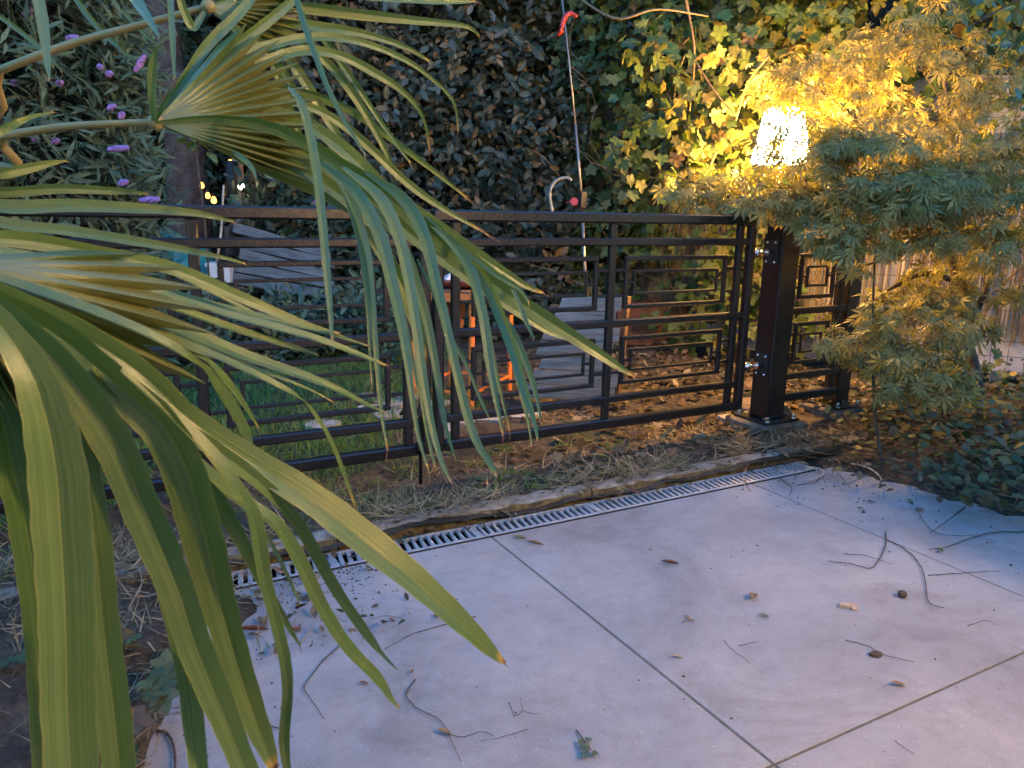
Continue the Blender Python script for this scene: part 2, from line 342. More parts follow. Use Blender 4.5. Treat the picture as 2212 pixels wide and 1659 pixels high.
class MB:                                     # collects faces in world space, written relative to the parent
    def __init__(s): s.v = []; s.f = []; s.sm = []
    def add(s, vs, fs, smooth=False):
        b = len(s.v); s.v += [tuple(p) for p in vs]
        for f in fs: s.f.append(tuple(b + i for i in f)); s.sm.append(smooth)
        return s
    def box(s, a, b, bev=0.0):
        (x0, y0, z0), (x1, y1, z1) = a, b
        x0, x1 = min(x0, x1), max(x0, x1); y0, y1 = min(y0, y1), max(y0, y1); z0, z1 = min(z0, z1), max(z0, z1)
        if bev <= 0:
            s.add([(x0, y0, z0), (x1, y0, z0), (x1, y1, z0), (x0, y1, z0), (x0, y0, z1), (x1, y0, z1), (x1, y1, z1), (x0, y1, z1)],
                  [(0, 3, 2, 1), (4, 5, 6, 7), (0, 1, 5, 4), (1, 2, 6, 5), (2, 3, 7, 6), (3, 0, 4, 7)])
        else:
            e = bev; vs = []
            for x, sx in ((x0, 1), (x1, -1)):
                for y, sy in ((y0, 1), (y1, -1)):
                    for z, sz in ((z0, 1), (z1, -1)):
                        vs += [(x, y + sy * e, z + sz * e), (x + sx * e, y, z + sz * e), (x + sx * e, y + sy * e, z)]
            def i(x, y, z, k): return ((x * 2 + y) * 2 + z) * 3 + k
            fs = []
            for x in (0, 1):
                q = [i(x, 0, 0, 0), i(x, 1, 0, 0), i(x, 1, 1, 0), i(x, 0, 1, 0)]; fs.append(q if x else q[::-1])
            for y in (0, 1):
                q = [i(0, y, 0, 1), i(1, y, 0, 1), i(1, y, 1, 1), i(0, y, 1, 1)]; fs.append(q if not y else q[::-1])
            for z in (0, 1):
                q = [i(0, 0, z, 2), i(1, 0, z, 2), i(1, 1, z, 2), i(0, 1, z, 2)]; fs.append(q if z else q[::-1])
            for y in (0, 1):
                for z in (0, 1):
                    fs.append([i(0, y, z, 1), i(1, y, z, 1), i(1, y, z, 2), i(0, y, z, 2)])
            for x in (0, 1):
                for z in (0, 1):
                    fs.append([i(x, 0, z, 0), i(x, 1, z, 0), i(x, 1, z, 2), i(x, 0, z, 2)])
            for x in (0, 1):
                for y in (0, 1):
                    fs.append([i(x, y, 0, 0), i(x, y, 1, 0), i(x, y, 1, 1), i(x, y, 0, 1)])
            for x in (0, 1):
                for y in (0, 1):
                    for z in (0, 1): fs.append([i(x, y, z, 0), i(x, y, z, 1), i(x, y, z, 2)])
            s.add(vs, fs)
        return s
    def tube(s, pts, r, n=7, cap=True, smooth=True):
        pts = [Vector(p) for p in pts]
        rs = r if isinstance(r, (list, tuple)) else [r] * len(pts)
        b = len(s.v); up = Vector((0.13, 0.21, 1)).normalized()
        for k, p in enumerate(pts):
            t = (pts[min(k + 1, len(pts) - 1)] - pts[max(k - 1, 0)]).normalized()
            a = t.cross(up)
            if a.length < 0.15: a = t.cross(Vector((1, 0.1, 0)))
            a.normalize(); c = t.cross(a)
            for j in range(n):
                an = 2 * PI * j / n
                s.v.append(tuple(p + (a * math.cos(an) + c * math.sin(an)) * rs[k]))
        for k in range(len(pts) - 1):
            for j in range(n):
                s.f.append((b + k * n + j, b + k * n + (j + 1) % n, b + (k + 1) * n + (j + 1) % n, b + (k + 1) * n + j)); s.sm.append(smooth)
        if cap:
            s.f.append(tuple(b + j for j in range(n))[::-1]); s.sm.append(False)
            e = b + (len(pts) - 1) * n
            s.f.append(tuple(e + j for j in range(n))); s.sm.append(False)
        return s
    def lathe(s, c, prof, n=20, smooth=True, close=True):
        b = len(s.v); c = Vector(c)
        for r, z in prof:
            for j in range(n):
                a = 2 * PI * j / n; s.v.append((c.x + r * math.cos(a), c.y + r * math.sin(a), c.z + z))
        for k in range(len(prof) - 1):
            for j in range(n):
                s.f.append((b + k * n + j, b + k * n + (j + 1) % n, b + (k + 1) * n + (j + 1) % n, b + (k + 1) * n + j)); s.sm.append(smooth)
        if close:
            s.f.append(tuple(b + j for j in range(n))[::-1]); s.sm.append(False)
            e = b + (len(prof) - 1) * n; s.f.append(tuple(e + j for j in range(n))); s.sm.append(False)
        return s
    def prism(s, outline, z0, z1):
        n = len(outline)
        vs = [(x, y, z0) for x, y in outline] + [(x, y, z1) for x, y in outline]
        s.add(vs, [tuple(range(n))[::-1], tuple(range(n, 2 * n))] + [(i, (i + 1) % n, n + (i + 1) % n, n + i) for i in range(n)])
        return s
    def build(s, name, mat, parent=None, origin=None):
        o0 = Vector(origin) if origin is not None else Vector((0, 0, 0))
        if parent is not None and origin is None:
            q = parent
            while q is not None: o0 += q.location; q = q.parent
        me = bpy.data.meshes.new(name)
        me.from_pydata([(x - o0.x, y - o0.y, z - o0.z) for x, y, z in s.v], [], s.f)
        me.polygons.foreach_set('use_smooth', s.sm)
        me.materials.append(mat); me.update()
        o = link(name, me, parent)
        if parent is None: o.location = o0
        return o
def catmull(pts, n):
    P = np.array(pts, float); P = np.vstack([2 * P[0] - P[1], P, 2 * P[-1] - P[-2]])
    segs = len(P) - 3; out = []
    for i in range(n + 1):
        t = i / n * segs; k = min(int(t), segs - 1); t -= k
        a, b, c, d = P[k:k + 4]
        out.append(0.5 * (2 * b + (c - a) * t + (2 * a - 5 * b + 4 * c - d) * t * t + (3 * b - a - 3 * c + d) * t ** 3))
    return np.array(out)

# ------------------------------------------------------------------ leaf templates (length 1 along +Y, face +Z)
def T_oval(w=0.5, fold=0.10, curl=0.12):
    ys = [0.0, 0.12, 0.45, 0.8, 1.0]; ws = [0, 0.55, 1.0, 0.6, 0]
    V = [(0, 0, 0)]; F = []
    mids = []; L = []; Rr = []
    for y, q in zip(ys[1:4], ws[1:4]):
        z = -curl * y * y
        mids.append(len(V)); V.append((0, y, z))
        L.append(len(V)); V.append((-q * w / 2, y, z + fold * q * 0.5)); Rr.append(len(V)); V.append((q * w / 2, y, z + fold * q * 0.5))
    tip = len(V); V.append((0, 1.0, -curl))
    F += [(0, mids[0], L[0]), (0, Rr[0], mids[0])]
    for k in range(2):
        F += [(mids[k], mids[k + 1], L[k + 1], L[k]), (mids[k], Rr[k], Rr[k + 1], mids[k + 1])]
    F += [(mids[2], tip, L[2]), (mids[2], Rr[2], tip)]
    return V, F
def T_lobed():
    pts = [(0.02, 0.0), (0.30, -0.10), (0.42, 0.10), (0.36, 0.24), (0.55, 0.42), (0.42, 0.55), (0.26, 0.56), (0.20, 0.78), (0.0, 1.0)]
    full = pts + [(-x, y) for x, y in pts[::-1][1:]]
    V = [(0, 0.33, -0.03)]
    for i, (x, y) in enumerate(full):
        V.append((x, y, 0.05 * math.sin(i * 2.1) - 0.12 * (x * x + (y - .33) ** 2) + 0.09 * abs(x)))
    n = len(full)
    return V, [(0, 1 + (i + 1) % n, 1 + i) for i in range(n)]
def T_maple(n=7, wid=0.120, spread=2.15, droop=0.30):
    V = [(0, 0, 0)]; F = []
    for k in range(n):
        t = (k / (n - 1) - 0.5) * 2 * spread
        L = 1.0 - 0.42 * abs(t / spread) ** 1.3
        dx, dy = math.sin(t), math.cos(t); px, py = dy, -dx
        z = lambda q: -droop * q * q
        a = len(V)
        for q, w in ((0.22, 0.35), (0.55, 1.0)):
            V.append((dx * L * q + px * wid * w * L, dy * L * q + py * wid * w * L, z(q) + 0.02))
            V.append((dx * L * q - px * wid * w * L, dy * L * q - py * wid * w * L, z(q) + 0.02))
        V.append((dx * L, dy * L, z(1.0)))
        F += [(0, a + 1, a), (a, a + 1, a + 3, a + 2), (a + 2, a + 3, a + 4)]
    return V, F
def T_lance(w=0.16, curl=0.25):
    V = [(0, 0, 0), (-w * .5, .35, 0.02 - curl * .12), (0, .35, -curl * .12), (w * .5, .35, 0.02 - curl * .12), (-w * .32, .72, .01 - curl * .5), (w * .32, .72, .01 - curl * .5), (0, 1, -curl)]
    return V, [(0, 2, 1), (0, 3, 2), (1, 2, 5, 4), (2, 3, 5), (4, 5, 6)]
def T_blade():
    return [(-.5, 0, 0), (.5, 0, 0), (.35, .6, 0.12), (-.35, .6, 0.12), (0, 1, .35)], [(0, 1, 2, 3), (3, 2, 4)]

def norm(a): return a / np.maximum(np.linalg.norm(a, axis=1, keepdims=True), 1e-9)
def frames(d, up):
    y = norm(d); x = norm(np.cross(y, up)); z = np.cross(x, y)
    return x, y, z
def scatter(name, tpl, P, D, U, size, mat, wscale=None, origin=(0, 0, 0)):
    V, F = tpl; V = np.array(V, float); n = len(P)
    x, y, z = frames(D, U); s = np.asarray(size)[:, None, None]
    w = (np.ones(n) if wscale is None else np.asarray(wscale))[:, None, None]
    W = P[:, None, :] + s * (V[None, :, 0:1] * w * x[:, None, :] + V[None, :, 1:2] * y[:, None, :] + V[None, :, 2:3] * z[:, None, :])
    W = W.reshape(-1, 3) - np.array(origin)
    tl = np.array([len(f) for f in F]); fl = np.concatenate([np.array(f) for f in F])
    loops = (fl[None, :] + (np.arange(n) * len(V))[:, None]).ravel()
    tot = np.tile(tl, n); st = np.concatenate([[0], np.cumsum(tot)[:-1]])
    return mesh_np(name, W, st, tot, loops, mat)
def twigs(name, A, B, r0, r1, mat, origin=(0, 0, 0)):
    A = np.asarray(A, float); B = np.asarray(B, float); n = len(A)
    t = norm(B - A); a = norm(np.cross(t, np.array([[0.3, 0.2, 1.0]]))); c = np.cross(t, a)
    r0 = np.broadcast_to(np.asarray(r0, float), (n,))[:, None]; r1 = np.broadcast_to(np.asarray(r1, float), (n,))[:, None]
    vs = []
    for base, r in ((A, r0), (B, r1)):
        for k in range(3):
            an = 2 * PI * k / 3; vs.append(base + r * (a * math.cos(an) + c * math.sin(an)))
    V = np.stack(vs, 1).reshape(-1, 3) - np.array(origin)
    f = np.array([[0, 1, 4, 3], [1, 2, 5, 4], [2, 0, 3, 5]]).ravel()
    loops = (f[None] + (np.arange(n) * 6)[:, None]).ravel()
    return mesh_np(name, V, np.arange(n * 3) * 4, np.full(n * 3, 4), loops, mat)
TEMPLATE_MESHES = {}
def single_leaves(parent, kind, tpl, P, D, U, size, mat, idx, origin, name='leaf'):
    key = kind
    if key not in TEMPLATE_MESHES:
        V, F = tpl; me = bpy.data.meshes.new(kind); me.from_pydata([tuple(v) for v in V], [], F); me.materials.append(mat); me.update()
        TEMPLATE_MESHES[key] = me
    me = TEMPLATE_MESHES[key]; x, y, z = frames(D, U)
    for i in idx:
        o = bpy.data.objects.new(name, me); COL.objects.link(o); o.parent = parent
        s = float(size[i]); p = P[i] - np.array(origin)
        o.matrix_local = Matrix(((x[i][0] * s, y[i][0] * s, z[i][0] * s, p[0]), (x[i][1] * s, y[i][1] * s, z[i][1] * s, p[1]), (x[i][2] * s, y[i][2] * s, z[i][2] * s, p[2]), (0, 0, 0, 1)))
def project(P):
    q = (P - np.array([0, 0, H])) @ RW
    return CX + F_PX * q[:, 0] / q[:, 2], CY + F_PX * q[:, 1] / q[:, 2], q[:, 2]
def foliage(root, kind, tpl, P, D, U, size, mat, origin, nsingle=300, name='leaf', crown='crown'):
    """300 of the leaves that show largest are objects of their own, the rest one mesh"""
    u, v, d = project(P)
    vis = (u > -20) & (u < 2232) & (v > -20) & (v < 1680) & (d > 0.2)
    order = np.where(vis)[0]
    score = size[order] / d[order] * (0.75 + 0.5 * rng.random(len(order)))
    pick = order[np.argsort(-score)[:nsingle]] if nsingle else np.array([], int)
    rest = np.ones(len(P), bool); rest[pick] = False
    me = scatter(crown, tpl, P[rest], D[rest], U[rest], size[rest], mat, origin=origin)
    o = link(crown, me, root); o['kind'] = 'stuff'
    single_leaves(root, kind, tpl, P, D, U, size, mat, pick, origin, name)
    return o
def sprigs(C0, dirs, nl, length, lsize, facing, spread=0.9, jitter=0.35, opp=True):
    """leaves in rows along short shoots; C0 root points, dirs shoot directions"""
    n = len(C0); P = []; D = []; U = []; S = []; dirs = norm(dirs)
    side0 = norm(np.cross(dirs, facing + 1e-3))
    for k in range(nl):
        t = (k + 0.6) / nl; sgn = 1 if k % 2 else -1
        L = np.asarray(length)[:, None] if hasattr(length, '__len__') else length
        p = C0 + dirs * L * t + rng.normal(0, 0.006, (n, 3))
        d = dirs * (0.35 + 0.5 * t) + side0 * sgn * spread * (1.1 - 0.6 * t) + rng.normal(0, jitter, (n, 3)) * 0.7
        u = facing + rng.normal(0, jitter, (n, 3))
        P.append(p); D.append(d); U.append(u); S.append(lsize * (0.42 + 1.0 * rng.random(n)) * (1 - 0.25 * abs(t - 0.6)))
    return np.concatenate(P), np.concatenate(D), np.concatenate(U), np.concatenate(S)
def wob(a, b, k=0):
    return (np.sin(a * 1.7 + b * 0.9 + k) + np.sin(a * 3.9 - b * 2.3 + 1.3 * k) * 0.6 + np.sin(a * 7.1 + b * 6.3 + 2.1 * k) * 0.35) / 1.95

# ================================================================== THE SETTING
gx = np.linspace(-1.2, 4.2, 140); gy = np.linspace(2.28, 8.6, 150)
def ground_z(x, y):
    return 0.018 * wob(x * 2.1, y * 2.4) + 0.010 * wob(x * 6.3, y * 7.1, 2) + 0.006 * wob(x * 17, y * 19, 5) - 0.012
V = []; F = []
XX, YY = np.meshgrid(gx, gy, indexing='ij')
ZZ = ground_z(XX, YY) + 0.034 * np.clip((2.75 - YY) / .3, 0, 1)
V = np.stack([XX, YY, ZZ], -1).reshape(-1, 3)
i, j = np.meshgrid(np.arange(139), np.arange(149), indexing='ij'); q = (i * 150 + j).ravel()
F = np.stack([q, q + 150, q + 151, q + 1], 1)
me = mesh_np('garden_soil', V, np.arange(len(F)) * 4, np.full(len(F), 4), F.ravel(), M['soil'], True)
tag(link('garden_soil', me), kind='structure')
g = MB(); g.box((-60, -40, -0.75), (60, 80, -0.06)); tag(g.build('ground', M['soil']), kind='structure')

# patio of large porcelain tiles
patio = empty('patio', (0, 0, 0), kind='structure')
b = MB(); b.box((-1.4, -1.6, -0.055), (4.6, 2.170, -0.0022)); b.build('joint_bed', M['joint'], patio)
xs = [-0.075, 1.135, 2.345, 3.555, 4.60]; ys = [-1.60, -0.385, 0.925, 2.172]
for a in range(4):
    for c in range(3):
        t = MB(); dz = random.uniform(-0.0006, 0.0006)
        t.box((xs[a] + 0.0035, ys[c] + 0.0035, -0.02), (xs[a + 1] - 0.0035, ys[c + 1] - 0.0035, dz), 0.0016)
        t.build('tile', M['tile'], patio)

# drain channel with slotted steel grates
dr = empty('drain_channel', (1.2, 2.215, 0), 'slotted galvanised drain channel running along the far edge of the patio', 'drain')
c = MB(); Y0, Y1 = 2.178, 2.298
c.box((-0.9, Y0, -0.09), (2.75, Y0 + .004, -0.001)); c.box((-0.9, Y1 - .004, -0.09), (2.75, Y1, -0.001)); c.box((-0.9, Y0, -0.095), (2.75, Y1, -0.088))
c.build('channel', M['dark'], dr)
x = -0.88; L = 0.5
while x < 2.7:
    m_ = MB(); x1 = min(x + L - 0.003, 2.75)
    m_.box((x, Y0 + .005, -0.014), (x1, Y0 + .018, 0.001), .0015); m_.box((x, Y1 - .018, -0.014), (x1, Y1 - .005, 0.001), .0015)
    k = x
    while k + 0.030 < x1:
        m_.add([(k, Y0 + .0175, 0.0), (k + .0145, Y0 + .0175, 0.0), (k + .0145 + .006, Y1 - .0175, 0.0), (k + .015, Y1 - .0175, 0.0),
                (k, Y0 + .0175, -.012), (k + .0145, Y0 + .0175, -.012), (k + .0295, Y1 - .0175, -.012), (k + .015, Y1 - .0175, -.012)],
               [(0, 1, 2, 3), (7, 6, 5, 4), (0, 4, 5, 1), (1, 5, 6, 2), (2, 6, 7, 3), (3, 7, 4, 0)])
        [m_.lathe((k + .0072 + .015 * q_, Y0 + .0175 + (Y1 - Y0 - .035) * q_, 0.0002), [(.0035, 0), (.002, .0012)], 5) for q_ in (.2, .5, .8)]
        k += 0.0278
    m_.box((k, Y0 + .0175, -.013), (x1, Y1 - .0175, .0))
    m_.build('grate', M['steel'], dr); x += L

# concrete kerb stones behind the drain
kb = empty('kerb', (1.2, 2.34, 0), kind='structure')
x = -0.95; 
for Lk in (0.62, 0.98, 1.0, 0.99, 0.62):
    n = int(Lk / 0.035); V = []; Fk = []; x1 = x + Lk - 0.006
    prof = [(0.0, -0.10), (0.0, 0.012), (0.003, 0.032), (0.011, 0.039), (0.060, 0.040), (0.085, 0.034), (0.09, 0.0), (0.09, -0.08)]
    for s_ in range(n + 1):
        xx = x + (x1 - x) * s_ / n
        for k, (py, pz) in enumerate(prof):
            jit = 0.0022 * (wob(xx * 31 + k, k * 2.3) + .9 * wob(xx * 73, k * 5.3, 2)) if 0 < k < 7 else 0
            V.append((xx, 2.314 + py + jit * .7 - 0.003 * wob(xx * 2, 1), pz * (1 - 0.04 * wob(xx * 1.6, 3)) + jit))
    m_ = MB(); K = len(prof)
    m_.add(V, [(a * K + k, a * K + k + 1, (a + 1) * K + k + 1, (a + 1) * K + k)[::-1] for a in range(n) for k in range(K - 1)] + [tuple(range(K)), tuple(range(n * K, n * K + K))[::-1]])
    m_.build('kerbstone', M['kerb'], kb)
    x += Lk

# planting beds either side of the patio: rounded mounds of soil
def mound(name, outline, h, seed):
    o = np.array(outline); c0 = o.mean(0); R_ = 14; V = []; Fm = []
    path = catmull(np.vstack([o, o[:1]]), 72)[:-1]; n = len(path)
    for r in range(R_ + 1):
        t = r / R_
        for k, p in enumerate(path):
            q = c0 + (p - c0) * (1 - t) * (1 + 0.02 * wob(k * .9, seed))
            z = -0.02 + h * (1 - (1 - t) ** 2.5) + 0.012 * wob(q[0] * 9 + seed, q[1] * 9) * min(1, t * 4)
            V.append((q[0], q[1], z))
    for r in range(R_):
        for k in range(n): Fm.append((r * n + k, r * n + (k + 1) % n, (r + 1) * n + (k + 1) % n, (r + 1) * n + k))
    m_ = MB(); m_.add(V, Fm, True); return tag(m_.build(name, M['soil']), kind='structure')
RB = [(2.90, 2.42), (2.66, 2.22), (2.72, 1.98), (2.80, 1.60), (2.90, 1.30), (3.10, 0.95), (4.3, 0.4), (6.5, 0.6), (6.8, 2.2), (4.9, 3.0), (4.2, 2.85), (3.6, 2.58)]
mound('right_bed', RB, 0.07, 1)
LB = [(-1.6, 2.64), (-0.10, 2.62), (0.13, 2.46), (0.28, 2.28), (0.40, 2.10), (0.34, 1.98), (0.20, 1.86), (0.13, 1.70), (0.05, 1.5), (0.0, 1.30), (-0.10, 1.0), (-0.7, 0.7), (-1.7, 0.9)]
mound('left_bed', LB, 0.085, 2)

# ------------------------------------------------------------------ the house wall behind the photographer with its lit lantern
hw = empty('house_wall', (1.0, -0.95, 0), 'cream rendered house wall behind the viewer, with an added light-blocking pier', 'wall')
m_ = MB(); m_.box((-3.0, -1.20, -0.05), (4.5, -0.95, 2.75)); m_.build('wall_panel', M['render'], hw)
m_ = MB(); m_.box((2.28, -0.56, -0.05), (3.0, -0.30, 2.75), .01); m_.box((2.42, -0.948, -0.05), (3.0, -0.5605, 2.75)); m_.build('baffle', M['render'], hw)  # added unseen block, shaped to cut off the lantern light on the right
LX, LY, LZ = 2.25, -0.74, 2.02
ln = empty('wall_lantern', (LX, -0.95, LZ), 'lit round wall lantern on the house wall beside the pier', 'lamp')
m_ = MB(); m_.lathe((LX, LY, LZ), [(.0, .07), (.03, .062), (.055, .043), (.07, 0), (.055, -.043), (.03, -.062), (.0, -.07)], 14, close=False)
m_.build('globe', emit('warm_globe', (1.0, 0.60, 0.26), LANTERN_POWER), ln)
m_ = MB(); m_.tube([(LX, -0.949, LZ + .14), (LX, LY, LZ + .14), (LX, LY, LZ + .072)], .010); m_.lathe((LX, LY, LZ + .068), [(.035, 0), (.035, .012), (.012, .02)], 14)
m_.build('bracket', M['black'], ln)

# ================================================================== THE DRIVE GATE
GY = 2.77 + 0.02                       # middle of the gate tubes
def hz(m, x0, x1, z, h, d, y=GY): m.box((x0, y - d / 2, z - h / 2), (x1, y + d / 2, z + h / 2), min(h, d) * 0.16)
def vt(m, x, z0, z1, w, d, y=GY): m.box((x - w / 2, y - d / 2, z0), (x + w / 2, y + d / 2, z1), min(w, d) * 0.16)
Z_TOP, Z_R2, Z_MID, Z_R4, Z_BOT = 1.060, 0.958, 0.600, 0.252, 0.138
TUBE, THIN, KEY = 0.040, 0.034, 0.020
def rails(root, x0, x1, s):
    """one gate leaf from its hinge or meeting stile x0 to x1"""
    a, b_ = x0 + TUBE / 2, x1 - TUBE / 2
    m = MB(); hz(m, x0 - TUBE / 2, x1 + TUBE / 2, Z_TOP, .044, TUBE); m.build('top_rail', M['gate'], root)
    m = MB(); hz(m, a + .001, b_ - .001, Z_BOT, .044, TUBE); m.build('bottom_rail', M['gate'], root)
    for x in (x0, x1):
        m = MB(); vt(m, x, Z_BOT - .022, Z_TOP - .0225, TUBE, TUBE); m.build('stile', M['gate'], root)
    xi0, xi1 = x0 + 0.075, x1 - 0.075; xm = (xi0 + xi1) / 2
    cols = [xi0, xm, xi1]
    for x in cols:
        m = MB(); vt(m, x, Z_BOT + .0225, Z_TOP - .0225, THIN, THIN - .004); m.build('upright', M['gate'], root)
    for z in (Z_R2, Z_MID, Z_R4):
        m = MB(); hz(m, a + .001, b_ - .001, z, THIN, THIN); m.build('rail', M['gate'], root)
    for c0, c1 in ((xi0, xm), (xm, xi1)):
        for zt, zb in ((Z_R2, Z_MID), (Z_MID, Z_R4)):
            key(root, c0 + THIN / 2, c1 - THIN / 2, zb + THIN / 2, zt - THIN / 2)
def key(root, x0, x1, z0, z1, t=KEY, gx_=0.055, gz=0.055, inner=True):
    ox0, ox1, oz0, oz1 = x0 + gx_, x1 - gx_, z0 + gz, z1 - gz
    m = MB(); d = .020
    hz(m, ox0, ox1, oz1, t, d); hz(m, ox0, ox1, oz0, t, d)
    vt(m, ox0 + t / 2, oz0 + t / 2, oz1 - t / 2, t, d); vt(m, ox1 - t / 2, oz0 + t / 2, oz1 - t / 2, t, d)
    zc = (oz0 + oz1) / 2; q = (oz1 - oz0) * 0.26
    for zz in (zc - q, zc + q):
        hz(m, x0 - .001, ox0 + .001, zz, .014, .014); hz(m, ox1 - .001, x1 + .001, zz, .014, .014)
    m.build('key_frame', M['gate'], root)
    if inner:
        m = MB(); e = min(0.05, (ox1 - ox0) * 0.22); k = (oz1 - oz0) * 0.27; tt = .013
        a, b_ = ox0 + t + e * .62, ox1 - t - e * .62; c0, c1 = oz0 + k, oz1 - k
        hz(m, a, b_, c1, tt, .013); hz(m, a, b_, c0, tt, .013); vt(m, a + tt / 2, c0, c1, tt, .0125); vt(m, b_ - tt / 2, c0, c1, tt, .0125)
        hz(m, ox0 + t - .001, a + .001, zc, .012, .012); hz(m, b_ - .001, ox1 - t + .001, zc, .012, .012)
        m.build('key_centre', M['gate'], root)
gr = empty('gate_leaf', (2.0, GY, 0), 'right leaf of the black metal gate, hinged on the big post', 'gate', 'pair of black gate leaves')
RX0, RX1 = 1.208, 2.860
rails(gr, RX0, RX1, 1)
gl = empty('gate_leaf', (0.3, GY, 0), 'left leaf of the black metal gate, partly behind the palm fronds', 'gate', 'pair of black gate leaves')
LX1 = 1.152; LX0 = LX1 - 1.652
rails(gl, LX0, LX1, -1)
m_ = MB(); m_.tube([(LX1 - .035, GY - .030, .0), (LX1 - .035, GY - .030, .62)], .007, 8); m_.tube([(LX1 - .035, GY - .030, .62), (LX1 - .035, GY - .075, .62)], .006, 8)
for zz in (.16, .30, .55): m_.box((LX1 - .050, GY - .042, zz - .014), (LX1 - .020, GY - .018, zz + .014), .002)
m_.build('drop_bolt', M['gate'], gl)

def post(x, y, w, lab, side=True):
    p = empty('gate_post', (x, y, 0), lab, 'post', 'black square gate posts')
    m = MB(); m.box((x - w / 2, y - w / 2, .058), (x + w / 2, y + w / 2, 1.075), .006); m.build('shaft', M['gate'], p)
    m = MB(); m.box((x - w / 2 - .003, y - w / 2 - .003, 1.0755), (x + w / 2 + .003, y + w / 2 + .003, 1.082), .002); m.build('cap', M['gate'], p)
    pw = w / 2 + .055
    m = MB(); m.box((x - pw, y - pw, .046), (x + pw, y + pw, .0575), .002); bp = m.build('base_plate', M['gate'], p)
    for sx in (-1, 1):
        for sy in (-1, 1):
            m = MB(); cx, cy = x + sx * (pw - .022), y + sy * (pw - .022)
            m.lathe((cx, cy, .058), [(.014, 0), (.014, .002)], 14); m.lathe((cx, cy, .0602), [(.011, 0), (.011, .010)], 6, smooth=False)
            m.lathe((cx, cy, .0702), [(.0095, 0), (.0092, .006), (.0065, .011), (.002, .013)], 12)
            m.build('cap_nut', M['chrome'], p)
    m = MB(); m.box((x - pw - .035, y - pw - .03, -.12), (x + pw + .03, y + pw + .03, .0435), .01); m.build('footing', M['concrete'], p)
    return p
P1X, P1Y, P1W = 3.075, 2.790, 0.125
p1 = post(P1X, P1Y, P1W, 'big black square gate post with hinges, the right gate leaf hangs on it')
P2X = 3.67
p2 = post(P2X, 2.84, 0.10, 'black square post at the end of the narrow fixed panel, half behind the maple')
for zz in (0.905, 0.335):                      # the adjustable hinges
    m = MB(); xf = P1X - P1W / 2
    m.box((xf - .006, P1Y - .040, zz - .06), (xf - .0005, P1Y + .040, zz + .06), .002)
    hb = m.build('hinge_plate', M['black'], p1)
    m = MB()
    for dz in (-.047, .047):
        for dy in (-.026, .026): m.lathe((0, 0, 0), [(.008, 0), (.008, .006), (.003, .011)], 8)
    vs = []
    k = 0
    for dz in (-.047, .047):
        for dy in (-.026, .026):
            for q_ in range(3 * 8):
                a_ = m.v[k * 24 + q_]; vs.append((xf - .006 - a_[2], P1Y + dy + a_[0], zz + dz + a_[1]))
            k += 1
    m.v = vs; m.build('screw', M['chrome'], hb)
    m = MB(); m.tube([(RX1 + .021, GY - .004, zz), (xf - .007, GY - .004, zz)], .009, 10)
    m.build('hinge_bolt', M['chrome'], p1)
    m = MB(); m.tube([(RX1 + .045, GY - .004, zz - .022), (RX1 + .045, GY - .004, zz + .022)], .017, 12); m.build('hinge_barrel', M['chrome'], p1)
    m = MB(); m.tube([(xf - .05, GY - .004, zz), (xf - .032, GY - .004, zz)], .019, 6, smooth=False)
    m.build('hinge_nut', M['chrome'], p1)
# narrow fixed panel between the two posts
fp = empty('fixed_panel', (3.37, 2.80, 0), 'narrow fixed black panel with two small square keys between the posts', 'fence panel')
a, b_ = P1X + P1W / 2 + .001, P2X - .051
for z, h in ((Z_TOP - .008, .044), (Z_R2, THIN), (Z_MID, THIN), (Z_R4, THIN), (Z_BOT, .044)):
    m = MB(); hz(m, a, b_, z, h, TUBE - .004, 2.81); m.build('rail', M['gate'], fp)
for x in (a + .045, b_ - .045):
    m = MB(); vt(m, x, Z_BOT + .0225, Z_TOP - .031, THIN, THIN - .004, 2.81); m.build('upright', M['gate'], fp)
_h, _v = hz, vt
def hz(m, x0, x1, z, h, d, y=2.81): _h(m, x0, x1, z, h, d, y)
def vt(m, x, z0, z1, w, d, y=2.81): _v(m, x, z0, z1, w, d, y)
for zt, zb in ((Z_R2, Z_MID), (Z_MID, Z_R4)): key(fp, a + .045 + THIN / 2, b_ - .045 - THIN / 2, zb + THIN / 2, zt - THIN / 2, gx_=.045)

# ================================================================== THINGS BEYOND THE GATE
# round brown lid lying behind the big post
m = MB(); q = GP(1672, 884, .04); m.lathe((q.x + .03, q.y + .12, -.02), [(.155, 0), (.158, .045), (.150, .062), (.0, .064)], 32)
tag(m.build('round_cover', M['lid']), 'flat round brown cover lying on the ground behind the big gate post', 'cover')

# orange square stand
so = GP(1000, 858)
st = empty('orange_stand', (so.x, so.y, 0), 'orange square tube stand with four legs on the ground behind the gate', 'stand')
cr = [GP(891, 868), GP(1018, 885), GP(1100, 840), GP(975, 832)]
ct = [Vector((p.x, p.y, 0)) for p in cr]; HT = 0.66
for p in ct: 
    m = MB(); m.box((p.x - .013, p.y - .013, -.015), (p.x + .013, p.y + .013, HT), .003); m.build('leg', M['orange'], st)
def bar(p, q, z, w, h, y=0):
    d = (q - p).normalized(); n_ = Vector((-d.y, d.x, 0)); m = MB(); a_ = p + d * .014; c_ = q - d * .014
    pts = [a_ - n_ * w, a_ + n_ * w, c_ + n_ * w, c_ - n_ * w]
    m.prism([(k.x, k.y) for k in pts], z - h / 2, z + h / 2); return m
for k in range(4):
    bar(ct[k], ct[(k + 1) % 4], HT - .045, .008, .045).build('top_rail', M['orange'], st)
    bar(ct[k], ct[(k + 1) % 4], .085, .006, .012).build('stretcher', M['orange'], st)
m = MB(); cc = sum(ct, Vector()) / 4
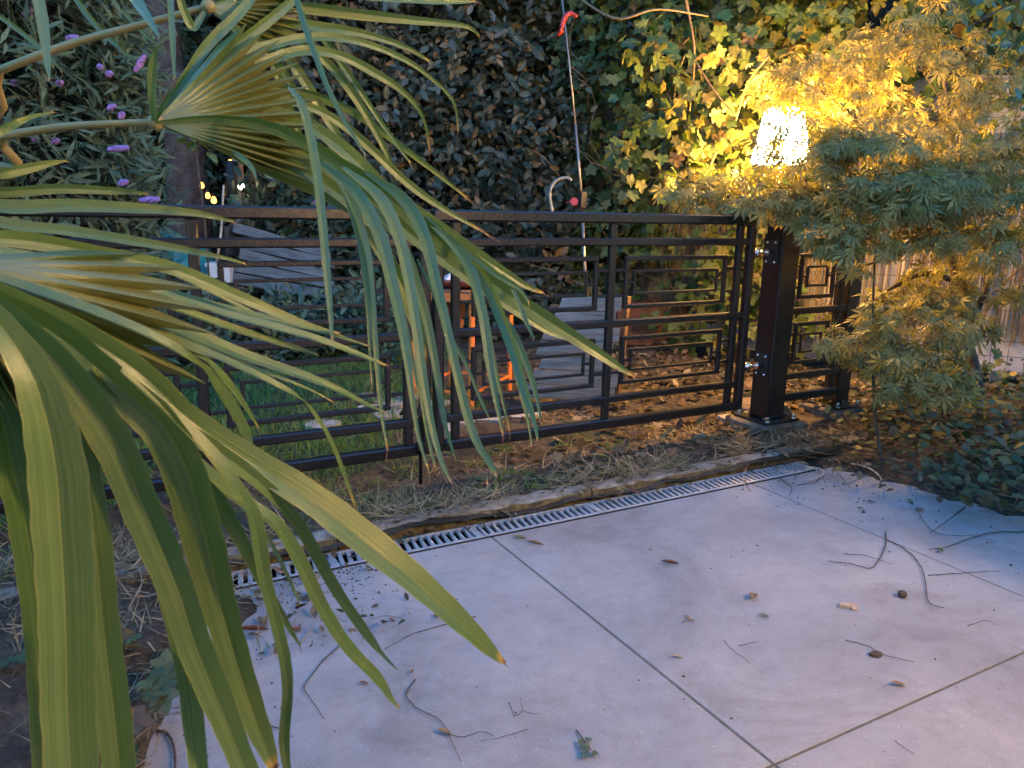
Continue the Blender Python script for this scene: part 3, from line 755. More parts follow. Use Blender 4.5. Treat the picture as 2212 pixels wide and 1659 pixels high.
m.prism([((p.x - cc.x) * .9 + cc.x, (p.y - cc.y) * .9 + cc.y) for p in ct], HT - .023, HT - .012); m.build('shelf', M['brownboard'], st)
m = MB(); m.lathe((cc.x, cc.y, HT - .0115), [(.09, 0), (.17, .012), (.205, .035), (.21, .055), (.198, .055), (.16, .028), (.02, .020)], 26)
tag(m.build('glazed_dish', M['redglaze']), 'shallow dark red glazed dish on top of the orange stand', 'dish')
m = MB(); pw = [(-.12, -.06, .02), (.02, -.09, .03), (.10, .01, .02), (.04, .09, .035), (-.08, .07, .03), (-.02, .0, .095), (-.06, -.02, .07)]
pw = [(cc.x - .02 + x, cc.y + y, HT + .006 + z) for x, y, z in pw]
m.add(pw, [(0, 1, 5), (1, 2, 5), (2, 3, 5), (3, 4, 6), (3, 6, 5), (4, 0, 6), (0, 5, 6), (0, 4, 3, 2, 1)])
tag(m.build('crumpled_paper', M['white']), 'crumpled white paper lying in the dark red dish', 'paper')
m = MB(); ci = cc + Vector((-.02, .05, 0))
m.lathe((ci.x, ci.y, HT - .30), [(.025, 0), (.045, .02), (.05, .09), (.035, .10), (.055, .12), (.058, .20), (.04, .215), (.065, .23), (.065, .26)], 18)
m.tube([(ci.x, ci.y, -.01), (ci.x, ci.y, HT - .30)], .022, 9)
tag(m.build('clay_burner', M['brickred']), 'brick red clay column standing inside the orange stand', 'burner')

# weathered board ramp leaning against the vine
def plank_set(name, lab, cat, bl, br, tl, tr, n, th, mat, rnd=.006, gapf=.10, ext=.03, grp=None, pn='plank'):
    root = empty(name, bl, lab, cat, grp); nrm = (br - bl).cross(tl - bl).normalized()
    for k in range(n):
        t0 = (k + gapf / 2) / n; t1 = (k + 1 - gapf / 2) / n
        e0, e1 = random.uniform(-ext, ext), random.uniform(-ext, ext); tw = random.uniform(-rnd, rnd)
        A = bl.lerp(tl, t0); B = br.lerp(tr, t0); A1 = bl.lerp(tl, t1); B1 = br.lerp(tr, t1); d = (B - A).normalized()
        A = A + d * e0 + Vector((0, 0, tw)); A1 = A1 + d * e0 + Vector((0, 0, tw)); B = B + d * e1 - Vector((0, 0, tw)); B1 = B1 + d * e1 - Vector((0, 0, tw))
        off = nrm * random.uniform(-.004, .004)
        q = [A + off, B + off, B1 + off, A1 + off]; w = [p - nrm * th for p in q]
        # object aligned with the plank so that the grain follows it
        c0 = (A + B + A1 + B1) / 4; zx = d; yx = (A1 - A).normalized(); zz = zx.cross(yx).normalized(); yx = zz.cross(zx)
        Mx = Matrix((zx, yx, zz)).transposed()
        mm = MB(); loc = [Mx.transposed() @ (p - c0) for p in q + w]
        mm.add(loc, [(0, 1, 2, 3), (7, 6, 5, 4), (0, 4, 5, 1), (1, 5, 6, 2), (2, 6, 7, 3), (3, 7, 4, 0)])
        me = bpy.data.meshes.new(pn); me.from_pydata(mm.v, [], mm.f); me.materials.append(mat); me.update()
        o = link(pn, me, root); T = Mx.to_4x4(); T.translation = c0 - bl; o.matrix_local = T
    return root, nrm
bl, br = GP(1128, 862), GP(1318, 872)
bl.z = br.z = 0.01
tl = PD(1212, 640, 4.45); tr = PD(1346, 640, 4.30)
ramp_o, nn = plank_set('board_ramp', 'weathered grey slatted board leaning against the vine behind the gate', 'pallet', bl, br, tl, tr, 7, .022, M['board'], .004, .07, .03)
m = MB()
for t in (.12, .88):
    a0 = bl.lerp(br, t) + nn * .045 * (-1); a1 = tl.lerp(tr, t) + nn * .045 * (-1)
    m.tube([a0, a1], .020, 4, smooth=False)
m.build('batten', M['brownboard'], ramp_o)
m = MB(); a0 = GP(1318, 872) + Vector((.06, .02, 0)); a1 = PD(1356, 640, 4.35); m.tube([a0, a1], [.022, .02], 4, smooth=False)
tag(m.build('leaning_lath', M['brownboard']), 'light brown lath leaning beside the right edge of the grey board', 'lath')
# brick red trough behind
q = GP(1395, 742); m = MB()
m.add([(-.30, -.09, 0), (.30, -.09, 0), (.30, .09, 0), (-.30, .09, 0), (-.34, -.12, .24), (.34, -.12, .24), (.34, .12, .24), (-.34, .12, .24), (-.31, -.09, .24), (.31, -.09, .24), (.31, .09, .24), (-.31, .09, .24), (-.29, -.08, .19), (.29, -.08, .19), (.29, .08, .19), (-.29, .08, .19)],
      [(3, 2, 1, 0), (0, 1, 5, 4), (1, 2, 6, 5), (2, 3, 7, 6), (3, 0, 4, 7), (4, 5, 9, 8), (5, 6, 10, 9), (6, 7, 11, 10), (7, 4, 8, 11), (8, 9, 13, 12), (9, 10, 14, 13), (10, 11, 15, 14), (11, 8, 12, 15), (12, 13, 14, 15)])
m.v = [(x * .9 * .88 + y * .35 + q.x, -x * .42 * .9 + y * .93 + q.y, z * 1.5) for x, y, z in m.v]
tag(m.build('clay_trough', M['brickred']), 'brick red trough on the ground under the vine behind the gate', 'planter')

# telescopic pole with red hook, knob and clamp
pole = empty('tree_pruner_pole', GP(1272, 700), 'long thin metal pole with red hook leaning in the dark hedge', 'pole')
def pp(u, v, d=4.75): return PD(u, v, d)
m = MB(); m.tube([pp(1272, 690), pp(1262, 560), pp(1258, 455)], .0105, 9); m.tube([pp(1258, 455), pp(1250, 350), pp(1243, 270)], .0085, 9); m.build('lower_tube', M['alu'], pole)
m = MB(); m.tube([pp(1243, 270), pp(1228, 120), pp(1212, -20)], .0055, 8); m.build('upper_tube', M['alu'], pole)
m = MB(); m.box((-.022, -.02, -.05), (.022, .02, .05), .004); c0 = pp(1258, 432, 4.72); m.v = [(x + c0.x, y + c0.y, z + c0.z) for x, y, z in m.v]; m.build('clamp', M['black'], pole)
c0 = pp(1240, 437, 4.68); r0 = Vector(RW[:, 0]); f0 = Vector(RW[:, 2])
m = MB(); m.tube([c0, c0 + f0 * -.02], .024, 14); m.tube([c0 - r0 * .05, c0], .006, 8); m.build('knob', M['red'], pole)
m = MB(); pts = [pp(1247, 36, 4.7), pp(1232, 28, 4.7), pp(1220, 38, 4.7), pp(1213, 58, 4.7), pp(1211, 72, 4.7)]
m.tube([Vector(p) for p in catmull(pts, 14)], [.010 + .006 * math.sin(k / 14 * PI) for k in range(15)], 8); m.build('hook', M['red'], pole)
m = MB(); m.tube([pp(1205, 76, 4.72), pp(1216, 66, 4.72)], .012, 8); m.build('hook_base', M['red'], pole)
m = MB(); pts = [pp(1194, 462, 4.6), pp(1188, 425, 4.6), pp(1192, 402, 4.6), pp(1205, 388, 4.6), pp(1225, 384, 4.6), pp(1235, 390, 4.6)]
m.tube([Vector(p) for p in catmull(pts, 20)], .009, 8)
tag(m.build('bent_hose', M['rubber']), 'pale bent hose curving out of the hedge left of the metal pole', 'hose')

# grey pallet leaning far back on the left
d0 = 5.75
bl, br, tl, tr = PD(500, 616, d0), PD(725, 648, d0 - .15), PD(520, 482, d0 + .2), PD(705, 536, d0 + .1)
po, nn = plank_set('grey_pallet', 'grey weathered pallet leaning askew far back in the garden', 'pallet', bl, br, tl, tr, 5, .03, M['oldboard'], .01, .17, .06)
m = MB()
for t in (.08, .5, .92): m.tube([bl.lerp(br, t) - nn * .06, tl.lerp(tr, t) - nn * .06], .035, 4, smooth=False)
m.build('bearer', M['board'], po)
def boxat(name, u, v, d, w, h, t, mat, lab, cat, rot=0.3, bev=.006):
    c0 = PD(u, v, d); m = MB(); m.box((-w / 2, -t / 2, -h / 2), (w / 2, t / 2, h / 2), bev); cs, sn = math.cos(rot), math.sin(rot)
    m.v = [(x * cs - y * sn + c0.x, x * sn + y * cs + c0.y, z + c0.z) for x, y, z in m.v]
    return tag(m.build(name, mat, origin=(c0.x, c0.y, c0.z - h / 2)), lab, cat)
o = boxat('storage_box', 478, 590, 5.75, .16, .13, .16, M['white'], 'small white plastic box beside the grey pallet', 'box', -.4)
m = MB(); c0 = PD(478, 571, 5.75); m.box((-.095, -.095, -.014), (.095, .095, .014), .005); cs, sn = math.cos(-.4), math.sin(-.4)
m.v = [(x * cs - y * sn + c0.x, x * sn + y * cs + c0.y, z + c0.z) for x, y, z in m.v]; m.build('lid', M['white'], o, origin=tuple(o.location))
boxat('black_crate', 505, 520, 6.1, .22, .22, .22, M['black'], 'black crate behind the left edge of the grey pallet', 'crate', .2)
# teal tarpaulin heap
m = MB(); c0 = PD(345, 560, 6.0); n1, n2 = 22, 16; V = []; 
for a in range(n1):
    for b2 in range(n2):
        x = (a / (n1 - 1) - .5) * 0.95; y = (b2 / (n2 - 1) - .5) * .7
        z = .34 * max(0, 1 - (abs(x) / .52) ** 3) * max(0, 1 - (abs(y) / .38) ** 3) + .035 * wob(x * 13, y * 11) + .02 * wob(x * 29, y * 17, 2)
        V.append((c0.x + x * .88 + y * .4, c0.y - x * .45 + y * .88, c0.z - .22 + z * 1.25))
m.add(V, [(a * n2 + b2, (a + 1) * n2 + b2, (a + 1) * n2 + b2 + 1, a * n2 + b2 + 1) for a in range(n1 - 1) for b2 in range(n2 - 1)])
tag(m.build('tarpaulin', M['teal']), 'crumpled teal tarpaulin heaped behind the left gate leaf', 'tarpaulin')

# string lights and garden lamps far back
bulb_m = emit('bulb_glow', (1.0, 0.42, 0.07), 0.30)
bulb_amb = surf('amber_glass', [(0.5, 0.25, 0.06), (0.7, 0.35, 0.1)], 8, rough=.2)
labs = ['bulb hanging left of the white post', 'upper bulb of the pair right of the white post', 'lower bulb of the pair right of the white post', 'upper bulb by the brown trunk', 'bulb just under the other by the brown trunk', 'lowest bulb right of the brown trunk', 'small bulb at the top beside the trunk', 'tiny bulb low on the left above the rail']
for (u, v, s_), lb in zip([(498, 357, 1.0), (566, 352, .9), (567, 368, .95), (436, 402, .7), (449, 424, .7), (462, 434, .8), (418, 322, .35), (316, 441, .5)], labs):
    c0 = PD(u, v, 6.6); o = empty('string_bulb', c0, 'amber string light ' + lb, 'light bulb', 'amber string lights in the far garden')
    m = MB(); r1 = .030 * s_; m.lathe(c0, [(.0, -r1), (r1 * .7, -r1 * .75), (r1, 0), (r1 * .8, r1 * .8), (r1 * .35, r1 * 1.6)], 12, close=False); m.build('bulb', bulb_m, o)
    m = MB(); m.lathe(c0, [(r1 * .42, r1 * 1.55), (r1 * .42, r1 * 2.6), (r1 * .2, r1 * 2.8)], 10); m.build('socket', M['black'], o)
m = MB(); pts = [PD(380, 300, 6.65), PD(418, 314, 6.65), PD(450, 330, 6.65), PD(498, 344, 6.65), PD(530, 342, 6.65), PD(566, 338, 6.65), PD(620, 322, 6.65)]
m.tube([Vector(p) for p in catmull(pts, 24)], .004, 5); tag(m.build('light_cable', M['black']), 'thin black cable carrying the amber string lights', 'cable')
gp = empty('lamp_post', PD(521, 500, 6.5), 'weathered pale post with a small white globe light, far back left', 'lamp')
m = MB(); a0, a1 = PD(521, 500, 6.6), PD(512, 335, 6.6); m.tube([a0, a1], [.055, .045], 4, smooth=False); m.build('post_board', M['board'], gp)
m = MB(); c0 = PD(521, 403, 6.42); m.lathe(c0, [(.0, -.026), (.02, -.02), (.027, 0), (.02, .02), (.0, .026)], 12, close=False); m.build('globe', emit('white_globe', (1.0, 0.93, 0.62), 0.8), gp)
m = MB(); m.tube([PD(500, 350, 6.5), PD(500, 428, 6.5)], .05, 6); tag(m.build('dark_stake', M['black']), 'dark stake left of the pale lamp post', 'stake')
m = MB(); m.tube([PD(480, 470, 5.5), PD(476, 520, 5.5), PD(468, 566, 5.5)], .009, 7); m.tube([PD(483, 400, 5.5), PD(480, 470, 5.5)], .008, 7)
tag(m.build('bamboo_cane', M['woodchip']), 'thin pale cane upright in front of the grey pallet', 'cane')
# brown trunk on the left
tk = empty('bare_tree', PD(405, 560, 7.1), 'thick brown tree trunk standing behind the butterfly bush', 'tree')
m = MB(); P_ = catmull([PD(410, 560, 7.1), PD(408, 440, 7.1), PD(400, 340, 7.1), PD(385, 250, 7.1), PD(360, 120, 7.1), PD(345, -40, 7.1)], 26)
m.tube([Vector(p) for p in P_], [.20 - .07 * k / 26 + .018 * wob(k, 2) for k in range(27)], 14); m.build('trunk', surf('trunk_bark', [(0.05, 0.032, 0.026), (0.12, 0.078, 0.062), (0.18, 0.13, 0.105)], 12, rough=.95, bstr=1.0, bdist=.03, bscale=30), tk)
m = MB(); m.tube([PD(395, 330, 7.1), PD(330, 240, 7.0), PD(290, 180, 6.9)], [.07, .05, .03], 9); m.tube([PD(400, 330, 7.1), PD(450, 300, 7.1), PD(480, 240, 7.2)], [.06, .04, .02], 9); m.build('limb', M['bark'], tk)

# flat irregular stones on the lawn path
for u, v, r_, lab in ((812, 858, .11, 'pale flat stone at the back of the group left of the gate centre'), (845, 872, .12, 'pale flat stone second from the left in the group by the gate centre'), (885, 858, .11, 'pale flat stone just left of the left leg of the orange stand'),
        (842, 898, .13, 'largest pale flat stone, seen just above the rail left of the gate centre'), (900, 893, .12, 'pale flat stone directly behind the meeting stiles'), (940, 872, .10, 'pale flat stone under the left side of the orange stand'),
        (800, 885, .10, 'leftmost pale flat stone of the group by the gate centre'), (980, 908, .12, 'pale flat stone in front of the orange stand'), (1060, 905, .10, 'pale flat stone right of the front leg of the orange stand'),
        (1130, 898, .11, 'pale flat stone in front of the left foot of the grey board'), (958, 930, .11, 'pale flat stone nearest the bottom rail of the right gate leaf'), (1580, 905, .09, 'pale flat stone left of the big gate post'), (700, 918, .10, 'lone pale flat stone in the lawn edge behind the left gate leaf')):
    q = GP(u, v); m = MB(); n = 9; ol = [(q.x + r_ * random.uniform(.6, 1.1) * math.cos(a * 2 * PI / n), q.y + r_ * .85 * random.uniform(.6, 1.1) * math.sin(a * 2 * PI / n)) for a in range(n)]
    z1 = max(0.010, float(ground_z(q.x, q.y)) + .010); m.prism(ol, -.03, z1)
    tag(m.build('flagstone', M['stone']), lab, 'stone', 'pale flat stones in the ground')

# ================================================================== REED FENCE, WHITE WALL
FA, FB, FC, FD = (6.9, 1.5), (4.83, 3.75), (3.85, 6.6), (2.6, 8.0)
def along(poly, s):
    P = [np.array(p) for p in poly]; L = [np.linalg.norm(P[k + 1] - P[k]) for k in range(len(P) - 1)]
    k = 0
    while k < len(L) - 1 and s > L[k]: s -= L[k]; k += 1
    t = s / L[k]; d = (P[k + 1] - P[k]) / L[k]
    return P[k] + (P[k + 1] - P[k]) * t, d
rf = empty('reed_fence', (5.2, 3.3, 0), 'brown reed screen tied to a dark wire mesh behind the maple', 'reed screen')
rv = MB(); rv.tube([(0, 0, 0), (0, 0, .45), (0, 0, 1.0)], [.0048, .0055, .0042], 5, cap=False)
reed_me = bpy.data.meshes.new('reed'); reed_me.from_pydata(rv.v, [], rv.f); reed_me.polygons.foreach_set('use_smooth', [True] * len(rv.f)); reed_me.materials.append(M['reed'])
poly = [FA, FB, FC]; s = 0.15; cnt = 0; A_ = []; B_ = []; rr_ = []
reeds = []
while s < 6.0:
    p, d = along(poly, s); gap = rng.random()
    s += 0.0105 + (0.013 if gap > .62 else 0) + (0.03 if gap > .93 else 0) + rng.random() * .003
    off = rng.normal(0, .004); z0 = 0.30 + rng.normal(0, .03); z1 = 1.60 + rng.normal(0, .035)
    lean = rng.normal(0, .012, 2); reeds.append((p[0] - d[1] * off, p[1] + d[0] * off, z0, lean, z1 - z0, 0.8 + .5 * rng.random()))
vis_i = []
for k, R in enumerate(reeds):
    u, v, dd = project(np.array([[R[0], R[1], .9]])); vis_i.append((abs(u[0] - 1800) if dd[0] > 0 else 9e9, k))
pick = set(k for _, k in sorted(vis_i)[:300])
for k, R in enumerate(reeds):
    if k in pick:
        o = bpy.data.objects.new('reed', reed_me); COL.objects.link(o); o.parent = rf
        o.location = (R[0] - 5.2, R[1] - 3.3, R[2]); o.scale = (R[5], R[5], R[4]); o.rotation_euler = (R[3][0], R[3][1], rng.random() * 6)
    else:
        A_.append((R[0], R[1], R[2])); B_.append((R[0] + R[3][0], R[1] + R[3][1], R[2] + R[4])); rr_.append(.0055 * R[5])
o = link('reed_rest', twigs('reed_rest', A_, B_, rr_, [r * .8 for r in rr_], M['reed'], (5.2, 3.3, 0)), rf); o['kind'] = 'stuff'; o.name = 'reed_bundle'
A_ = []; B_ = []
inn = .035
for z in np.arange(.06, 1.75, .105):
    for a_, b2 in ((FA, FB), (FB, FC)):
        a_, b2 = np.array(a_), np.array(b2); d = (b2 - a_) / np.linalg.norm(b2 - a_); n_ = np.array([-d[1], d[0]]); n_ = n_ * (1 if n_ @ (-a_) > 0 else -1)
        A_.append((*(a_ + n_ * inn), z)); B_.append((*(b2 + n_ * inn), z))
s = .1
while s < 6.0:
    p, d = along(poly, s); n_ = np.array([-d[1], d[0]]); n_ = n_ * (1 if n_ @ (-p) > 0 else -1); s += .105
    A_.append((*(p + n_ * (inn + .004)), .0)); B_.append((*(p + n_ * (inn + .004)), 1.72))
o = link('wire_mesh', twigs('wire_mesh', A_, B_, .0022, .0022, M['wire'], (5.2, 3.3, 0)), rf); o['kind'] = 'stuff'
def wallseg(m, a_, b2, off, z0, z1, th):
    a_, b2 = np.array(a_), np.array(b2); d = (b2 - a_) / np.linalg.norm(b2 - a_); n_ = np.array([-d[1], d[0]]); n_ = -n_ * (1 if n_ @ (-a_) > 0 else -1)
    q = [a_ + n_ * off, b2 + n_ * off, b2 + n_ * (off + th), a_ + n_ * (off + th)]
    m.prism([tuple(p) for p in (q if True else q)], z0, z1)
ww = empty('white_wall', (5.4, 3.5, 0), 'pale white panel wall standing close behind the reed screen', 'wall')
k = 0
for a_, b2, n in ((FA, FB, 5), (FB, FC, 5)):
    a_, b2 = np.array(a_), np.array(b2)
    for t in range(n):
        m = MB(); wallseg(m, a_ + (b2 - a_) * (t / n + .002), a_ + (b2 - a_) * ((t + 1) / n - .002), .10, .02, 2.02, .04); m.build('panel', M['wall'], ww)

# ================================================================== VINE ON THE FENCE
def fence_points(n, s0, s1, z0, z1, dens_bias=1.0):
    s = rng.uniform(s0, s1, n); z = z0 + (z1 - z0) * rng.random(n) ** dens_bias
    P = np.zeros((n, 3)); Nn = np.zeros((n, 3))
    poly = [FA, FB, FC, FD]
    for k in range(n):
        p, d = along(poly, s[k]); n_ = np.array([-d[1], d[0]]); n_ = n_ * (1 if n_ @ (-p) > 0 else -1)
        P[k, :2] = p; P[k, 2] = z[k]; Nn[k, :2] = n_
    return P, Nn, s, z
vr = empty('climbing_vine', (4.2, 5.2, 0), 'climbing vine with broad lobed leaves covering the fence beside the glowing lamp', 'vine')
n = 5600
P, Nn, s, z = fence_points(n, 1.9, 6.9, 0.10, 3.6)
u, v, d = project(P)
thick = 0.20 + .22 * (wob(s * 1.9, z * 2.1) + 1) * .5 + .25 * np.clip(z - 1.5, 0, 1.4)
keep = (rng.random(n) < np.clip(.62 + .55 * wob(s * 3.1, z * 3.7, 4), .12, 1)) | (z > 2.0)
keep &= ~((z < .75) & (u < 1480) & (u > 1330) & (rng.random(n) < .7))
keep &= ~((u > 1760) & (z < 1.6) & (rng.random(n) < .93))
keep &= ~((u > 1960) & (z < 2.2) & (rng.random(n) < .5))
keep &= ~((u > 1440) & (u < 1620) & (z < 1.6) & (rng.random(n) < .45))
P, Nn, thick, s, z = P[keep], Nn[keep], thick[keep], s[keep], z[keep]; n = len(P)
P = P + Nn * (.05 + thick * rng.random(n) ** .7)[:, None]
dirs = np.stack([rng.normal(0, .6, n), rng.normal(0, .6, n), rng.normal(-.15, .5, n)], 1)
face = Nn + np.array([0, 0, .45])
Pl, Dl, Ul, Sl = sprigs(P, dirs, 3, .16, .088, face, 1.0, .38)
Dl[:, 2] -= .35
m_ = 520; gu = rng.uniform(1330, 1660, m_); gv = rng.uniform(40, 440, m_); gk = rng.random(m_) < np.clip(1.0 - np.abs(gu - 1520) / 260 + .35 * wob(gu * .02, gv * .02), .08, 1); gu, gv = gu[gk], gv[gk]
Pe = np.array([PD(a_, b_, 4.75 + rng.normal(0, .16)) for a_, b_ in zip(gu, gv)]); De = rng.normal(0, .8, Pe.shape) + np.array([0, 0, -.5]); Ue = rng.normal(0, .55, Pe.shape) + np.array([-.3, -.8, .4])
Pl, Dl, Ul, Sl = np.vstack([Pl, Pe]), np.vstack([Dl, De]), np.vstack([Ul, Ue]), np.concatenate([Sl, rng.uniform(.05, .115, len(Pe))])
uu, vv, dd = project(Pl)
lamp_lit = uu + rng.normal(0, 60, len(uu)) > 1330  # leaves away from the lamp get the shaded colour
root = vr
foliage(root, 'lobed_leaf', T_lobed(), Pl[lamp_lit], Dl[lamp_lit], Ul[lamp_lit], Sl[lamp_lit], M['vine'], (4.2, 5.2, 0), 240)
foliage(root, 'shaded_lobed_leaf', T_lobed(), Pl[~lamp_lit], Dl[~lamp_lit], Ul[~lamp_lit], Sl[~lamp_lit], M['vineshade'], (4.2, 5.2, 0), 60)
# vine canes
A_ = []; B_ = []; r0 = []
for k in range(95):
    sg = rng.uniform(1.7, 6.2); p, d = along([FA, FB, FC, FD], sg); n_ = np.array([-d[1], d[0]]); n_ = n_ * (1 if n_ @ (-p) > 0 else -1)
    q = np.array([*(p + n_ * (.06 + .12 * rng.random())), rng.uniform(0, 1.5)]); dr_ = np.array([*(d * rng.normal(0, .5)), 1.0]); r = rng.uniform(.0035, .008)
    for t in range(rng.integers(6, 16)):
        dr_ = dr_ + rng.normal(0, .32, 3); dr_[2] = abs(dr_[2]) * .6 + .2; dr_ /= np.linalg.norm(dr_)
        q2 = q + dr_ * .14; A_.append(q); B_.append(q2); r0.append(r); q = q2; r *= .95
o = link('cane', twigs('cane', A_, B_, r0, [x * .95 for x in r0], M['vinewood'], (4.2, 5.2, 0)), vr); o['kind'] = 'stuff'
# arching upper canes that stand out in front of the vine
for k, pts in enumerate(([(1240, -10, 4.6), (1330, 40, 4.4), (1420, 20, 4.4), (1530, 35, 4.5)], [(1500, 130, 4.7), (1545, 200, 4.6), (1590, 250, 4.5)],
                         [(1560, 300, 4.7), (1530, 380, 4.7), (1545, 460, 4.8)], [(1480, -10, 4.6), (1500, 110, 4.7), (1490, 240, 4.8)], [(1660, 120, 4.6), (1615, 180, 4.6), (1590, 260, 4.7)], [(1470, 470, 5.), (1500, 380, 5.), (1490, 300, 5.), (1440, 200, 5.)])):
    m = MB(); c = catmull([PD(*p) for p in pts], 16); m.tube([Vector(p) for p in c], [.009 - .0045 * t / 16 for t in range(17)], 6); m.build('cane', M['vinewood'], vr)

# ================================================================== DARK HEDGE
def leafy_mass(name, origin, lab, cat, pathpts, h, thick, n, tpl, kind, mat, lsize, slen, nl, seed, nsingle=300, zlo=0.0, facing_up=.5, kinds=None, dens=None, group=None, stuff=False, jitter=.4, lean=0.0, deep=.8):
    root = empty(name, origin, lab, cat, group)
    path = catmull([(*p, 0) for p in pathpts], 60)[:, :2]
    k = rng.uniform(0, 59.999, n); i0 = k.astype(int); t = (k - i0)[:, None]
    p = path[i0] * (1 - t) + path[i0 + 1] * t; dd = path[i0 + 1] - path[i0]; dd = dd / np.linalg.norm(dd, axis=1, keepdims=True)
    nn_ = np.stack([-dd[:, 1], dd[:, 0]], 1); sg = np.sign(np.sum(nn_ * (-p), 1)); nn_ = nn_ * sg[:, None]
    z = zlo + (h - zlo) * rng.random(n)
    bulge = thick * (.55 + .45 * wob(k * .55, z * 2.6, seed)) 
    depth = np.minimum(rng.exponential(.16, n), deep)
    off = bulge - depth + lean * z
    P = np.stack([p[:, 0] + nn_[:, 0] * off, p[:, 1] + nn_[:, 1] * off, z], 1)
    if dens is not None:
        u, v, d = project(P); kp = rng.random(n) < dens(u, v, z, k); P, nn_ = P[kp], nn_[kp]
    n = len(P)
    N3 = np.concatenate([nn_, np.full((n, 1), facing_up)], 1)
    dirs = N3 * .8 + rng.normal(0, .55, (n, 3)); 
    Pl, Dl, Ul, Sl = sprigs(P, dirs, nl, slen, lsize, N3, .9, jitter)
    foliage(root, kind, tpl, Pl, Dl, Ul, Sl, mat, origin, nsingle)
    o = link('shoot', twigs('shoot', P, P + norm(dirs) * slen, .0022, .0012, M['bark'], origin), root); o['kind'] = 'stuff'
    # shaded inside of the foliage, put in as a dark sheet
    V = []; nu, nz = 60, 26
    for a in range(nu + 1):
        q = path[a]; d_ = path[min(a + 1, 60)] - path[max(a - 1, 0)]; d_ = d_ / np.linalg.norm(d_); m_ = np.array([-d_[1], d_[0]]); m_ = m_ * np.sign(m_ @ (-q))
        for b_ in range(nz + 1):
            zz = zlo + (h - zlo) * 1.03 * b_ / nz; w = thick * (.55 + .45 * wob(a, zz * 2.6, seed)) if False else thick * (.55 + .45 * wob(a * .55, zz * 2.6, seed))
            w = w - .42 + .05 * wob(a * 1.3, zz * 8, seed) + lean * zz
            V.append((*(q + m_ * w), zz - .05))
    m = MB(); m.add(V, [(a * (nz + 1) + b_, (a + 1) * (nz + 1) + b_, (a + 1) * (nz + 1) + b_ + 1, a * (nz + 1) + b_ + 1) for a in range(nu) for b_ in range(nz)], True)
    o = m.build('shade_backing', M['core'], root); o['kind'] = 'stuff'
    return root
hp = [(3.95, 6.0), (3.45, 6.35), (2.7, 6.6), (2.05, 6.9), (1.65, 7.3)]
leafy_mass('evergreen_hedge', (3.0, 6.9, 0), 'tall dark evergreen hedge with small oval leaves in the middle of the picture', 'hedge', hp, 4.3, .75, 5600,
           T_oval(.50), 'oval_leaf', M['hedge'], .088, .24, 5, 3, 300, 0.0, dens=lambda u, v, z, k: np.clip(.70 + .75 * wob(k * .9, z * 3.4, 7), .12, 1))
sp = [(2.35, 6.35), (1.95, 6.7), (1.5, 7.1)]
leafy_mass('garden_shrub', (2.0, 6.7, 0), 'glossy leaved shrub between the dark hedge and the grey pallet', 'shrub', sp, 1.3, .35, 900,
           T_oval(.42), 'shrub_leaf', M['shrub'], .095, .24, 5, 8, 150, 0.0)
sp = [(2.0, 5.5), (1.4, 5.65), (0.7, 5.7), (-0.2, 5.6)]
leafy_mass('low_shrub', (1.0, 6.5, 0), 'low leafy border at the back edge of the lawn in front of the grey pallet', 'shrub', sp, .36, .30, 900,
           T_oval(.38), 'border_leaf', M['shrub'], .075, .22, 5, 12, 150, 0.0, facing_up=.9)
bp_ = [(2.9, 7.7), (2.2, 8.7), (1.0, 9.4), (0.0, 9.6), (-1.6, 9.0)]
leafy_mass('laurel_thicket', (1.2, 9.2, 0), 'dark thicket of long leaved shrubs at the back of the garden', 'thicket', bp_, 5.2, .8, 5200,
           T_lance(.30), 'long_leaf', M['shrub'], .15, .34, 6, 5, 200, 0.0, dens=lambda u, v, z, k: np.where((v > 290) & (u > 340) & (u < 610), .30, .9))
# butterfly bush on the left
bb = [(0.35, 6.5), (0.15, 6.45), (-0.1, 6.3), (-0.9, 5.6), (-1.5, 4.8)]
def bdens(u, v, z, k): return np.clip(.75 + .4 * wob(u * .013, v * .016, 2), .1, 1) * np.where((u > 285) & (v > 235), .05, 1)
bbroot = leafy_mass('butterfly_bush', (0.0, 6.6, 0), 'large butterfly bush with narrow grey green leaves and purple flower spikes, upper left', 'bush', bb, 4.0, .7, 3300,
           T_lance(.20, .3), 'narrow_leaf', M['buddleja'], .125, .30, 7, 6, 300, 0.35, .6, dens=bdens, deep=.55)
bm = MB(); bm.lathe((0, 0, 0), [(.25, 0), (1, .3), (.2, .6), (0, .7)], 4, smooth=False, close=False)
fl_tpl = (bm.v, bm.f)
for u, v, L_, an in ((302, 138, .14, 1.0), (255, 321, .15, .1), (322, 432, .14, .05), (155, 82, .09, .1), (235, 160, .05, .3), (240, 232, .06, .4), (262, 250, .05, 1.0), (265, 395, .07, .2), (60, 26, .09, .6), (118, 305, .06, .3), (75, 300, .05, .5), (215, 145, .04, .2), (680, 437, .05, .1), (30, 180, .05, .7), (128, 180, .05, .4)):
    d0 = 4.75 if u < 600 else 6.2; L_ *= .86
    c0 = np.array(PD(u, v, d0)); ax = RW[:, 0] * math.cos(an) - RW[:, 1] * math.sin(an); n = int(170 * L_ / .1)
    t = rng.random(n) - .5; r = .024 * (1 - abs(t) * 1.3)
    a_ = norm(rng.normal(0, 1, (n, 3))); a_ = norm(a_ - (a_ @ ax)[:, None] * ax)
    Pp = c0 + t[:, None] * L_ * ax + a_ * (r * .6)[:, None]
    o = link('flower_spike', scatter('flower_spike', fl_tpl, Pp, a_, np.tile(ax, (n, 1)), np.full(n, .011), M['purple'], origin=(0, 6.6, 0)), bbroot)
